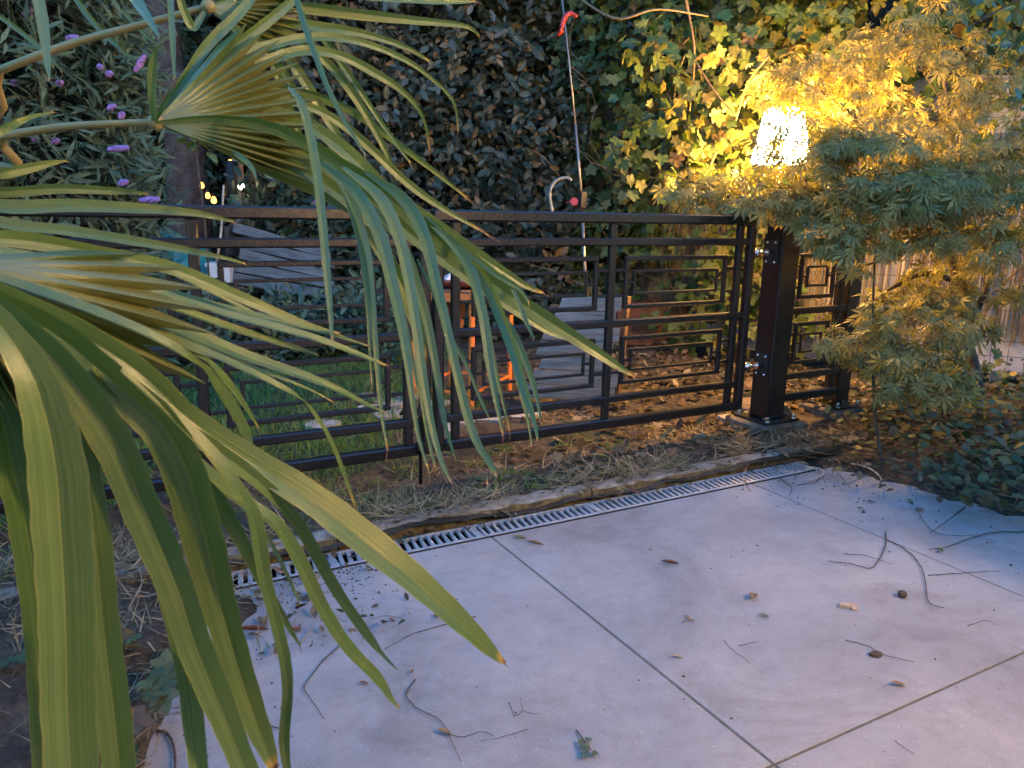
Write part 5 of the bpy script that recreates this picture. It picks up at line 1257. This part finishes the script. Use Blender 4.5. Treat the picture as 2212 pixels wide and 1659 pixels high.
leaf1(1635, 1180, .014, 0, RL, 'tiny dark speck leaf on the upper tile')
leaf1(545, 1365, .085, 1.4, RL, 'rolled red brown leaf by the spilled soil, left', wide=.3)
leaf1(612, 1240, .040, 1.4, BL, 'brown leaf beside the drain behind the palm blades')
leaf1(565, 1345, .045, .4, BL, 'brown dry leaf on top of the spilled soil')
leaf1(640, 1362, .040, 2.2, RL, 'curled dark leaf at the right end of the spilled soil')
leaf1(590, 1180, .060, 1.9, BL, 'brown leaf on the kerb behind the palm blades', z=.06)
leaf1(1372, 1066, .050, .7, RL, 'red brown leaf on the kerb side of the drain', z=.012)
leaf1(1296, 990, .090, 1.3, GL, 'green pointed leaf on the soil under the right gate leaf', z=.03, wide=.5)
leaf1(1467, 1050, .05, 1.2, GL, 'yellow green leaf in the corner of the kerb', z=.012, wide=.5)
leaf1(1455, 797, .055, .9, M['red'], 'small red scrap lying in the leaf litter behind the gate', z=.03, name='red_scrap', cat='scrap', grp=None, wide=.7)
leaf1(1392, 770, .10, 1.1, M['woodchip'], 'pale broken piece of bark in the litter behind the gate', z=.03, name='bark_piece', cat='bark', grp=None, wide=.8)
leaf1(1560, 975, .06, .5, GL, 'big pale green leaf beside the post footing', z=.035)
leaf1(1472, 998, .05, 2.5, GL, 'little green leaf sprig on the kerb', z=.06)
leaf1(1680, 968, .06, 1.8, GL, 'grey green leaf leaning at the post base', z=.05)
leaf1(1735, 1003, .05, .9, OL, 'yellowish leaf on the heap right of the post', z=.06)
leaf1(1795, 998, .05, 2.0, OL, 'light yellow green leaf among the twigs of the right bed', z=.07)
# the nut, the chips, the green sprig and the foil wrapper
q = GP(1948, 1290, .0); m = MB(); m.lathe(q, [(.0, .0), (.009, .002), (.0135, .008), (.0125, .015), (.007, .020), (.0, .022)], 14, close=False)
m.v = [(x + .0018 * wob(x * 400, z * 500), y + .0018 * wob(y * 400, z * 300), z) for x, y, z in m.v]; tag(m.build('nut', M['shell']), 'round rough brown nut shell on the right of the patio', 'nut')
def chip(u, v, L_, W_, T_, an, mat, lab, name, cat):
    q = GP(u, v); m = MB(); n = 7; ol = []
    for k in range(n):
        a = 2 * PI * k / n; x, y = L_ / 2 * math.cos(a) * random.uniform(.8, 1.1), W_ / 2 * math.sin(a) * random.uniform(.8, 1.2)
        ol.append((q.x + x * math.cos(an) - y * math.sin(an), q.y + x * math.sin(an) + y * math.cos(an)))
    m.prism(ol, .001, T_); c = [(q.x, q.y, T_ * 1.35)]; b = len(m.v); m.v += c
    m.f = [f for f in m.f if len(f) != n or min(f) < n]; m.sm = [False] * len(m.f)
    for k in range(n): m.f.append((n + k, n + (k + 1) % n, b)); m.sm.append(False)
    tag(m.build(name, mat), lab, cat)
chip(1832, 1311, .062, .022, .010, -.45, M['woodchip'], 'pale wood chip left of the round nut', 'wood_chip', 'wood chip')
chip(1845, 1316, .026, .020, .007, .6, M['woodchip'], 'white end piece beside the pale wood chip', 'wood_chip', 'wood chip')
chip(1893, 1417, .040, .022, .008, -.2, M['shell'], 'brown bark chunk with a light top above the lower right joint', 'bark_chunk', 'bark')
sp_ = empty('green_sprig', GP(1265, 1612), 'small grey green sprig of lobed leaves near the bottom edge', 'sprig')
m = MB(); m.tube([GP(1245, 1577, .004), GP(1262, 1600, .005), GP(1275, 1620, .006)], .0015, 5); m.build('stem', M['twig'], sp_)
for k, (u, v) in enumerate(((1258, 1608), (1272, 1612), (1264, 1622), (1278, 1628), (1256, 1618), (1275, 1603), (1268, 1632))):
    p = GP(u, v, .006); V_, F_ = T_lobed(); a = k * 1.3; m = MB(); m.add([(p.x + (x * math.cos(a) - y * math.sin(a)) * .016, p.y + (x * math.sin(a) + y * math.cos(a)) * .016, p.z + z * .02 + .003) for x, y, z in V_], F_); m.build('leaf', M['buddleja'], sp_)
m = MB(); q0, q1 = GP(446, 1345, .072), GP(484, 1465, .045); d_ = (q1 - q0); w_ = Vector((-d_.y, d_.x, 0)).normalized() * .036; V = []
for k in range(12):
    for j_ in range(5):
        V.append(tuple(q0 + d_ * (k / 11) + w_ * (j_ / 4 * 2 - 1) + Vector((0, 0, .007 * wob(k * 1.7, j_ * 2.1) + .004))))
m.add(V, [(k * 5 + j_, (k + 1) * 5 + j_, (k + 1) * 5 + j_ + 1, k * 5 + j_ + 1) for k in range(11) for j_ in range(4)])
tag(m.build('foil_wrapper', M['blue']), 'crumpled pale blue plastic wrapper between the palm blades, lower left', 'wrapper')

# ================================================================== THE PALM
PT = (-1.55, 1.35)
palm = empty('fan_palm', (PT[0], PT[1], 0), 'fan palm with long green leaflets hanging across the left of the picture', 'palm')
m = MB(); m.tube([Vector((PT[0] + .02 * wob(k, 1), PT[1] + .02 * wob(k, 3), -.03 + k * .13)) for k in range(14)], [.12 + .012 * wob(k * 2, 2) for k in range(14)], 16)
m.build('trunk', M['fibre'], palm)
def petiole(pts, r0, r1):
    Pw = [PD(*p) if len(p) == 3 and p[0] > -1500 else Vector(p[1:]) for p in pts]
    c = catmull(Pw, 22); m = MB(); m.tube([Vector(p) for p in c], [r0 + (r1 - r0) * t / 22 for t in range(23)], 8); return m.build('petiole', M['petiole'], palm)
def leaflet(parent, pts, d0, d1, fold=.30, mat=None, tw=0.0, wk=.86, upw=0.0):
    """pts: (u, v, width px); depth goes from d0 to d1 along the blade. A folded ribbon of real width."""
    n = max(12, 4 * len(pts)); c = catmull([(p[0], p[1], p[2] if len(p) > 2 else 20) for p in pts], n)
    Pw = []; Wd = []
    for k, (u, v, w) in enumerate(c):
        t = k / n; d = d0 + (d1 - d0) * (t ** .9); Pw.append(np.array(PD(u, v, d))); Wd.append(max(1.0, w) * d / F_PX)
    Pw = np.array(Pw); T = norm(np.gradient(Pw, axis=0)); V = []; UV = []
    a0 = random.uniform(-.5, .5) + tw
    fv0 = norm(-(Pw - np.array([0, 0, H]))); fv = norm(fv0 + np.array([0, 0, upw]))
    for k in range(n + 1):
        s = np.cross(T[k], fv[k]); s /= np.linalg.norm(s) + 1e-9; nrm = np.cross(s, T[k])
        an = a0 * .8 + .35 * math.sin(k / n * 3 + a0 * 5); s2 = s * math.cos(an) + nrm * math.sin(an); n2 = -s * math.sin(an) + nrm * math.cos(an)
        hw_ = wk * Wd[k] / 2 / max(.75, math.cos(an)); fo = fold * (1 - .35 * k / n)
        rip = .03 * math.sin(k * 1.9 + a0 * 9)
        fr = (0.0022 + .0030 * random.random()) if k == n else 0.0; fq = random.uniform(.3, 1.0)
        for q_, (x, z) in enumerate(((-1, fo), (-.5, fo * .5), (0, 0), (0, 0), (.5, fo * .5), (1, fo))):
            V.append(Pw[k] + s2 * (fr * (-1 if q_ < 3 else 1)) - T[k] * (fr * 5 * fq if q_ < 3 else 0) + s2 * x * hw_ * (1 + rip * abs(x)) + n2 * (z * hw_)); UV.append((x * .5 + .5, k / n))
    me = bpy.data.meshes.new('leaflet'); F_ = [(k * 6 + j_, k * 6 + j_ + 1, (k + 1) * 6 + j_ + 1, (k + 1) * 6 + j_) for k in range(n) for j_ in (0, 1, 3, 4)]
    o0 = np.array([PT[0], PT[1], 0]); me.from_pydata([tuple(p - o0) for p in V], [], F_); me.polygons.foreach_set('use_smooth', [True] * len(F_))
    uvl = me.uv_layers.new(name='UVMap'); idx = np.array([i for f in F_ for i in f]); uvl.data.foreach_set('uv', np.array(UV, np.float32)[idx].ravel())
    me.materials.append(mat or M['palm']); me.update(); return link('leaflet', me, parent)
def lamina(parent, hub_, ends, npl, amp, rows=12):
    """the pleated part of a fan where the leaflets are still grown together"""
    E_ = catmull(ends, npl * 2); V = []; UV = []; o0 = np.array([PT[0], PT[1], 0]); h_ = np.array(PD(*hub_)); W = 2 * npl + 1
    for k in range(W):
        e = np.array(PD(*E_[k]))
        if k % 2 == 0 : e = h_ + (e - h_) * .80
        else: e = h_ + (e - h_) * 1.12
        for r in range(rows + 1):
            t = r / rows; p = h_ + (e - h_) * t; nv = -(p - np.array([0, 0, H])); nv /= np.linalg.norm(nv)
            z = amp * t * (1 if k % 2 else -1) + .02 * math.sin(t * PI) * 1.0
            V.append(p + nv * z - np.array([0, 0, .0]) - o0); UV.append((k * .5, .1 + .5 * t))
    F_ = [(k * (rows + 1) + r, (k + 1) * (rows + 1) + r, (k + 1) * (rows + 1) + r + 1, k * (rows + 1) + r + 1) for k in range(W - 1) for r in range(rows)]
    me = bpy.data.meshes.new('blade_base'); me.from_pydata([tuple(p) for p in V], [], F_)
    uvl = me.uv_layers.new(name='UVMap'); idx = np.array([i for f in F_ for i in f]); uvl.data.foreach_set('uv', np.array(UV, np.float32)[idx].ravel())
    me.materials.append(M['palm']); me.update(); return link('blade_base', me, parent)
def hub(name_pts, r, frond_label=None):
    m = MB(); p = PD(*name_pts); m.lathe((p.x, p.y, p.z - r), [(.0, 0), (r * .8, r * .4), (r, r), (r * .8, r * 1.6), (0, r * 2)], 10, close=False); return m.build('frond', M['petiole'], palm)
CRN = Vector((PT[0] + .03, PT[1], 1.66))
# --- lower frond, hub off the left edge
f1 = hub((-150, 560, .62), .016); f1['label'] = 'lowest and nearest frond with the widest leaflets'
c = catmull([CRN, Vector((-1.0, 1.1, 1.55)), PD(-420, 560, .75), PD(-150, 560, .62)], 16); m = MB(); m.tube([Vector(p) for p in c], .013, 8); m.build('petiole', M['petiole'], f1)
LOW = [  # points, depth at hub, depth at tip
 ([(-150, 560, 30), (0, 515, 34), (243, 553, 30), (382, 584, 30), (521, 643, 28), (660, 702, 20), (749, 724, 3)], .62, 1.05),
 ([(-150, 560, 30), (0, 546, 36), (174, 582, 34), (347, 636, 34), (486, 680, 34), (660, 726, 30), (768, 764, 22), (852, 797, 4)], .61, 1.05),
 ([(-150, 560, 30), (0, 577, 36), (208, 643, 38), (382, 706, 38), (521, 766, 34), (694, 827, 26), (790, 874, 18), (848, 898, 4)], .60, 1.02),
 ([(-150, 560, 30), (0, 560, 32), (200, 612, 32), (380, 668, 30), (520, 716, 26), (640, 752, 18), (700, 772, 3)], .63, 1.0),
 ([(-150, 560, 30), (0, 605, 40), (174, 665, 44), (312, 722, 44), (405, 772, 42), (451, 812, 40), (500, 880, 36), (535, 945, 26), (550, 985, 3)], .59, .86),
 ([(-150, 560, 26), (40, 600, 26), (208, 662, 24), (347, 719, 22), (521, 795, 24), (630, 850, 22), (668, 882, 18), (712, 948, 14), (745, 1030, 11), (775, 1118, 3)], .62, .95),
 ([(-150, 560, 30), (0, 640, 44), (160, 715, 50), (300, 805, 50), (400, 900, 52), (521, 985, 58), (660, 1073, 68), (780, 1165, 74), (900, 1262, 64), (1000, 1352, 52), (1060, 1408, 36), (1100, 1440, 4)], .57, .92),
 ([(-150, 560, 30), (0, 655, 44), (130, 730, 56), (250, 830, 60), (350, 920, 66), (400, 1010, 72), (430, 1110, 74), (452, 1200, 72), (472, 1291, 64), (500, 1395, 58), (542, 1530, 50), (577, 1620, 34), (598, 1675, 6)], .56, .74),
 ([(-150, 560, 26), (0, 670, 44), (110, 770, 58), (200, 880, 64), (262, 980, 66), (305, 1085, 66), (350, 1190, 66), (390, 1291, 62), (422, 1395, 62), (464, 1500, 60), (506, 1604, 50), (560, 1760, 44), (590, 1960, 10)], .55, .70),
 ([(-150, 560, 26), (-20, 680, 50), (60, 790, 70), (100, 900, 90), (122, 1020, 104), (132, 1150, 104), (140, 1291, 100), (144, 1420, 98), (146, 1540, 96), (155, 1720, 90), (160, 2100, 40)], .53, .62),
 ([(-150, 560, 26), (-10, 675, 44), (90, 790, 56), (150, 920, 62), (184, 1050, 58), (206, 1180, 58), (218, 1300, 58), (232, 1430, 60), (248, 1560, 62), (262, 1720, 56), (280, 2050, 20)], .56, .66),
 ([(-150, 560, 26), (-60, 700, 50), (-10, 850, 60), (25, 1000, 66), (55, 1130, 64), (75, 1260, 60), (92, 1400, 60), (100, 1560, 56), (105, 1720, 50), (110, 2000, 20)], .60, .70),
 ([(200, 800, 20), (330, 930, 40), (430, 1010, 44), (505, 1075, 46), (590, 1130, 44), (642, 1205, 42), (691, 1305, 38), (745, 1392, 36), (814, 1465, 32), (845, 1511, 20), (870, 1537, 3)], .60, .88),
 ([(300, 850, 20), (420, 940, 36), (520, 1010, 36), (600, 1078, 32), (658, 1155, 32), (727, 1277, 30), (797, 1378, 26), (832, 1422, 15), (866, 1454, 3)], .64, .92),
 ([(260, 800, 20), (360, 890, 40), (450, 980, 46), (510, 1060, 44), (548, 1125, 42), (572, 1257, 36), (599, 1361, 33), (615, 1430, 32), (621, 1500, 28), (614, 1604, 28), (624, 1685, 14), (626, 1712, 3)], .60, .78),
 ([(280, 830, 16), (360, 930, 36), (420, 1000, 40), (475, 1085, 34), (523, 1170, 30), (572, 1264, 26), (622, 1352, 14), (655, 1406, 3)], .66, .86),
 ([(430, 1000, 10), (520, 1080, 24), (575, 1160, 20), (618, 1240, 14), (652, 1314, 3)], .68, .88),
 ([(250, 980, 16), (330, 1180, 34), (375, 1330, 44), (402, 1450, 48), (418, 1560, 52), (460, 1950, 30)], .64, .68),
]
for k_ in (0, 1, 2, 4, 6, 7, 8, 10):
    pts, a, b_ = LOW[k_]; du_, dv_ = random.choice([(16, -26), (-22, 20), (26, -18)]), random.uniform(.80, .94)
    c_ = catmull(pts, 10)[:max(6, int(10 * dv_)) + 1]; c_[1:, 0] += np.linspace(0, du_[0], len(c_) - 1); c_[1:, 1] += np.linspace(0, du_[1], len(c_) - 1); c_[:, 2] *= .6; c_[-1, 2] = 3; c_[-2, 2] *= .6
    LOW.append(([tuple(p) for p in c_], a + .03, b_ + .05))
for k_, (pts, a, b_) in enumerate(LOW): leaflet(f1, pts, a, b_, .42, wk=(1.08 if 6 <= k_ <= 11 else .82), upw=.75)
lamina(f1, (-150, 560, .62), [(230, 535, .77), (360, 580, .79), (410, 645, .77), (415, 715, .76), (400, 790, .74), (360, 865, .72), (300, 920, .69), (235, 945, .67), (160, 945, .64), (85, 925, .62), (10, 880, .61), (-60, 800, .60)], 17, .0055)
# the other blades entering from the left edge belong to a frond just behind
f2 = hub((-220, 380, 1.0), .014); f2['label'] = 'frond behind, only a few blade tips reach in at the left edge'
c = catmull([CRN, Vector((-1.1, 1.3, 1.62)), PD(-420, 400, 1.1), PD(-220, 380, 1.0)], 14); m = MB(); m.tube([Vector(p) for p in c], .011, 8); m.build('petiole', M['petiole'], f2)
for pts, a, b_ in [([(-220, 380, 20), (-20, 374, 26), (60, 362, 24), (110, 352, 14), (150, 346, 3)], 1., 1.15), ([(-220, 380, 20), (-20, 412, 26), (120, 407, 24), (240, 412, 18), (335, 420, 3)], 1., 1.2),
                   ([(-220, 380, 20), (-20, 445, 34), (160, 446, 32), (320, 452, 24), (430, 462, 16), (520, 482, 3)], .98, 1.2), ([(-220, 380, 20), (-20, 290, 22), (30, 268, 18), (70, 252, 10), (125, 240, 3)], 1., 1.15),
                   ([(-220, 380, 20), (-20, 476, 28), (150, 500, 26), (330, 528, 22), (480, 556, 10), (540, 572, 3)], .97, 1.15)]: leaflet(f2, pts, a, b_, .45)
# --- middle frond
f3 = hub((336, 264, 1.12), .012); f3['label'] = 'middle fan whose ribs spread to the right from one point'
c = catmull([CRN, Vector((-1.15, 1.45, 1.60)), PD(-120, 322, 1.15), PD(0, 296, 1.14), (PD(120, 276, 1.13)), PD(230, 268, 1.12), PD(336, 264, 1.12)], 26); m = MB(); m.tube([Vector(p) for p in c], [.0085 - .0035 * k / 26 for k in range(27)], 8); m.build('petiole', M['petiole'], f3)
h0 = (336, 264, 8)
MID = [
 ([h0, (385, 190, 20), (445, 100, 26), (520, 25, 24), (570, -40, 16)], 1.12, 1.3), ([h0, (410, 182, 20), (500, 105, 26), (590, 35, 24), (670, -30, 14)], 1.12, 1.35),
 ([h0, (420, 190, 20), (520, 125, 24), (610, 92, 22), (700, 80, 20), (790, 94, 17), (873, 128, 14), (929, 167, 9), (981, 222, 7), (991, 305, 3)], 1.12, 1.6),
 ([h0, (430, 200, 20), (540, 150, 24), (640, 112, 24), (727, 118, 22), (807, 156, 22), (873, 200, 14), (915, 257, 8), (932, 347, 3)], 1.12, 1.55),
 ([h0, (440, 215, 22), (560, 190, 26), (660, 200, 22), (762, 240, 20), (849, 302, 16), (936, 368, 12), (1032, 446, 3)], 1.12, 1.65),
 ([h0, (450, 228, 22), (560, 215, 26), (650, 225, 20), (730, 262, 22), (800, 320, 22), (880, 395, 20), (960, 452, 14), (1066, 512, 3)], 1.13, 1.6),
 ([h0, (450, 243, 22), (560, 240, 28), (650, 262, 30), (750, 330, 34), (830, 410, 34), (930, 480, 32), (1050, 562, 26), (1130, 614, 16), (1186, 637, 3)], 1.12, 1.45),
 ([h0, (450, 256, 22), (560, 266, 28), (650, 300, 32), (745, 360, 38), (850, 430, 42), (950, 522, 44), (1060, 610, 42), (1180, 690, 38), (1280, 755, 28), (1340, 795, 16), (1380, 818, 3)], 1.11, 1.35),
 ([h0, (450, 268, 22), (560, 290, 28), (660, 330, 32), (760, 400, 36), (880, 500, 36), (1000, 592, 30), (1110, 668, 24), (1200, 722, 16), (1283, 739, 3)], 1.13, 1.42),
 ([h0, (450, 276, 20), (560, 308, 28), (660, 352, 32), (740, 420, 34), (800, 500, 34), (860, 600, 30), (905, 700, 20), (925, 800, 3)], 1.15, 1.4),
 ([h0, (450, 288, 20), (560, 328, 30), (650, 370, 34), (720, 410, 34), (790, 470, 26), (850, 540, 3)], 1.14, 1.3),
 ([h0, (450, 302, 22), (550, 350, 32), (640, 388, 36), (710, 425, 30), (770, 470, 3)], 1.16, 1.28),
 ([(335, 262, 14), (331, 215, 22), (329, 160, 26), (334, 115, 16), (340, 98, 4)], 1.11, 1.05), ([(336, 262, 8), (352, 230, 14), (366, 205, 8), (370, 190, 3)], 1.11, 1.08),
 ([(490, 318, 8), (520, 340, 16), (543, 362, 14), (556, 392, 3)], 1.15, 1.12),
 # hanging leaflets of the same fan
 ([(622, 188, 4), (646, 220, 22), (668, 290, 26), (684, 380, 26), (696, 480, 26), (706, 590, 22), (714, 680, 15), (720, 756, 3)], 1.12, .98),
 ([(694, 342, 4), (730, 385, 24), (762, 450, 32), (788, 540, 30), (802, 640, 22), (812, 760, 16), (824, 890, 11), (842, 996, 3)], 1.2, 1.05),
 ([(690, 350, 8), (765, 412, 34), (815, 500, 40), (845, 610, 36), (868, 715, 27), (884, 815, 20), (903, 940, 12), (935, 1042, 3)], 1.18, 1.0),
 ([(740, 362, 10), (820, 430, 34), (862, 520, 36), (885, 620, 32), (902, 725, 28), (915, 820, 24), (935, 930, 20), (955, 1000, 14), (985, 1062, 3)], 1.18, 1.0),
 ([(790, 372, 10), (870, 430, 34), (915, 510, 38), (940, 610, 32), (960, 690, 28), (985, 800, 25), (1010, 900, 24), (1035, 965, 20), (1062, 1005, 14), (1078, 1042, 3)], 1.2, 1.02),
 ([(800, 440, 10), (866, 530, 28), (900, 620, 28), (925, 710, 26), (945, 820, 22), (962, 920, 14), (991, 1012, 3)], 1.22, 1.06),
 ([(915, 470, 12), (975, 525, 30), (1015, 585, 30), (1040, 672, 28), (1054, 765, 25), (1070, 856, 18), (1092, 962, 3)], 1.25, 1.1),
 ([(985, 528, 8), (1040, 590, 30), (1078, 668, 32), (1108, 748, 32), (1132, 836, 26), (1153, 906, 15), (1164, 962, 3)], 1.25, 1.08),
 ([(1060, 650, 8), (1095, 700, 20), (1122, 751, 22), (1147, 814, 18), (1162, 870, 12), (1169, 917, 3)], 1.28, 1.12),
 ([(1085, 590, 4), (1112, 636, 12), (1134, 690, 14), (1157, 738, 3)], 1.3, 1.2),
 ([(900, 560, 6), (940, 640, 16), (974, 730, 14), (1008, 790, 11), (1038, 862, 9), (1061, 913, 3)], 1.24, 1.12),
 ([(930, 470, 6), (1010, 540, 20), (1070, 590, 18), (1120, 622, 12), (1148, 660, 4)], 1.2, 1.18),
]
for k_ in list(range(2, 11)) + [16, 17, 18, 19, 21, 22]:
    pts, a, b_ = MID[k_]; c_ = catmull(pts, 10); q_ = random.choice([8, 9, 10]); c_ = c_[:q_ + 1]; o_ = random.choice([(-14, 12), (14, -12), (16, 10), (-12, -10)])
    c_[2:, 0] += np.linspace(0, o_[0], len(c_) - 2); c_[2:, 1] += np.linspace(0, o_[1], len(c_) - 2); c_[:, 2] *= .55; c_[-1, 2] = 3
    MID.append(([tuple(p) for p in c_], a + .02, b_ + .06))
for k_, (pts, a, b_) in enumerate(MID): leaflet(f3, [(p[0], p[1], p[2] * (1 if k_ < 12 else .84)) for p in pts], a, b_, .5)
lamina(f3, (336, 264, 1.12), [(500, 60, 1.24), (570, 95, 1.26), (615, 140, 1.26), (640, 190, 1.26), (655, 245, 1.24), (665, 300, 1.22), (665, 350, 1.21), (640, 385, 1.20), (590, 372, 1.18)], 17, .009)
# --- top frond
f4 = hub((450, 14, 1.25), .012); f4['label'] = 'topmost frond, cut by the upper edge of the picture'
c = catmull([CRN, Vector((-1.1, 1.5, 1.75)), PD(-150, 212, 1.3), PD(0, 152, 1.28), PD(150, 96, 1.27), PD(300, 55, 1.26), PD(450, 14, 1.25)], 26); m = MB(); m.tube([Vector(p) for p in c], [.0085 - .003 * k / 26 for k in range(27)], 8); m.build('petiole', M['petiole'], f4)
h1 = (450, 14, 8)
TOP = [
 ([h1, (560, 8, 26), (660, 14, 28), (780, 30, 26), (900, 44, 19), (1005, 56, 11), (1042, 84, 3)], 1.25, 1.6), ([h1, (560, -14, 24), (700, -16, 24), (850, -4, 20), (960, 4, 12), (1042, 3, 3)], 1.25, 1.6),
 ([h1, (540, 30, 24), (620, 50, 26), (700, 60, 24), (790, 74, 18), (880, 104, 12), (940, 140, 3)], 1.25, 1.5), ([h1, (530, 45, 20), (600, 66, 24), (660, 100, 22), (720, 150, 22), (780, 230, 20), (830, 320, 14), (860, 395, 3)], 1.26, 1.5),
 ([h1, (520, 50, 20), (590, 90, 24), (640, 150, 24), (690, 230, 24), (740, 310, 18), (790, 390, 3)], 1.27, 1.45), ([h1, (520, 60, 16), (575, 110, 20), (610, 190, 20), (640, 270, 16), (664, 340, 3)], 1.26, 1.4),
 ([h1, (500, 55, 16), (545, 110, 18), (578, 190, 18), (600, 260, 14), (622, 330, 3)], 1.28, 1.4),
 ([(270, -30, 22), (296, 8, 26), (320, 42, 20), (349, 86, 3)], 1.2, 1.1), ([(364, -30, 14), (368, 30, 15), (373, 100, 13), (378, 182, 3)], 1.2, 1.1),
 ([(70, -40, 26), (84, 20, 28), (94, 80, 24), (101, 130, 16), (109, 180, 3)], 1.1, 1.0), ([(636, -30, 14), (656, 40, 16), (680, 110, 15), (705, 180, 13), (745, 262, 10), (800, 352, 3)], 1.2, 1.1),
 ([(-20, 20, 12), (40, 64, 12), (95, 112, 10), (142, 162, 3)], 1.3, 1.3), ([(160, -10, 12), (205, 50, 14), (255, 100, 12), (302, 144, 3)], 1.3, 1.3), ([(262, 20, 8), (300, 60, 9), (335, 92, 7), (364, 114, 3)], 1.3, 1.3),
 ([(505, -20, 14), (545, 40, 18), (585, 110, 16), (640, 200, 16), (690, 280, 12), (735, 350, 3)], 1.3, 1.4), ([(600, -10, 14), (680, 60, 18), (760, 170, 16), (820, 260, 12), (900, 370, 3)], 1.35, 1.5),
 ([h1, (505, 62, 18), (540, 120, 18), (555, 190, 14), (560, 260, 3)], 1.25, 1.3), ([h1, (420, 60, 18), (400, 30, 20), (380, -30, 16)], 1.25, 1.2),
]
for pts, a, b_ in TOP: leaflet(f4, pts, a, b_, .5)
lamina(f4, (450, 14, 1.25), [(620, -40, 1.36), (645, 5, 1.36), (640, 45, 1.35), (600, 75, 1.34), (545, 92, 1.32)], 9, .009)
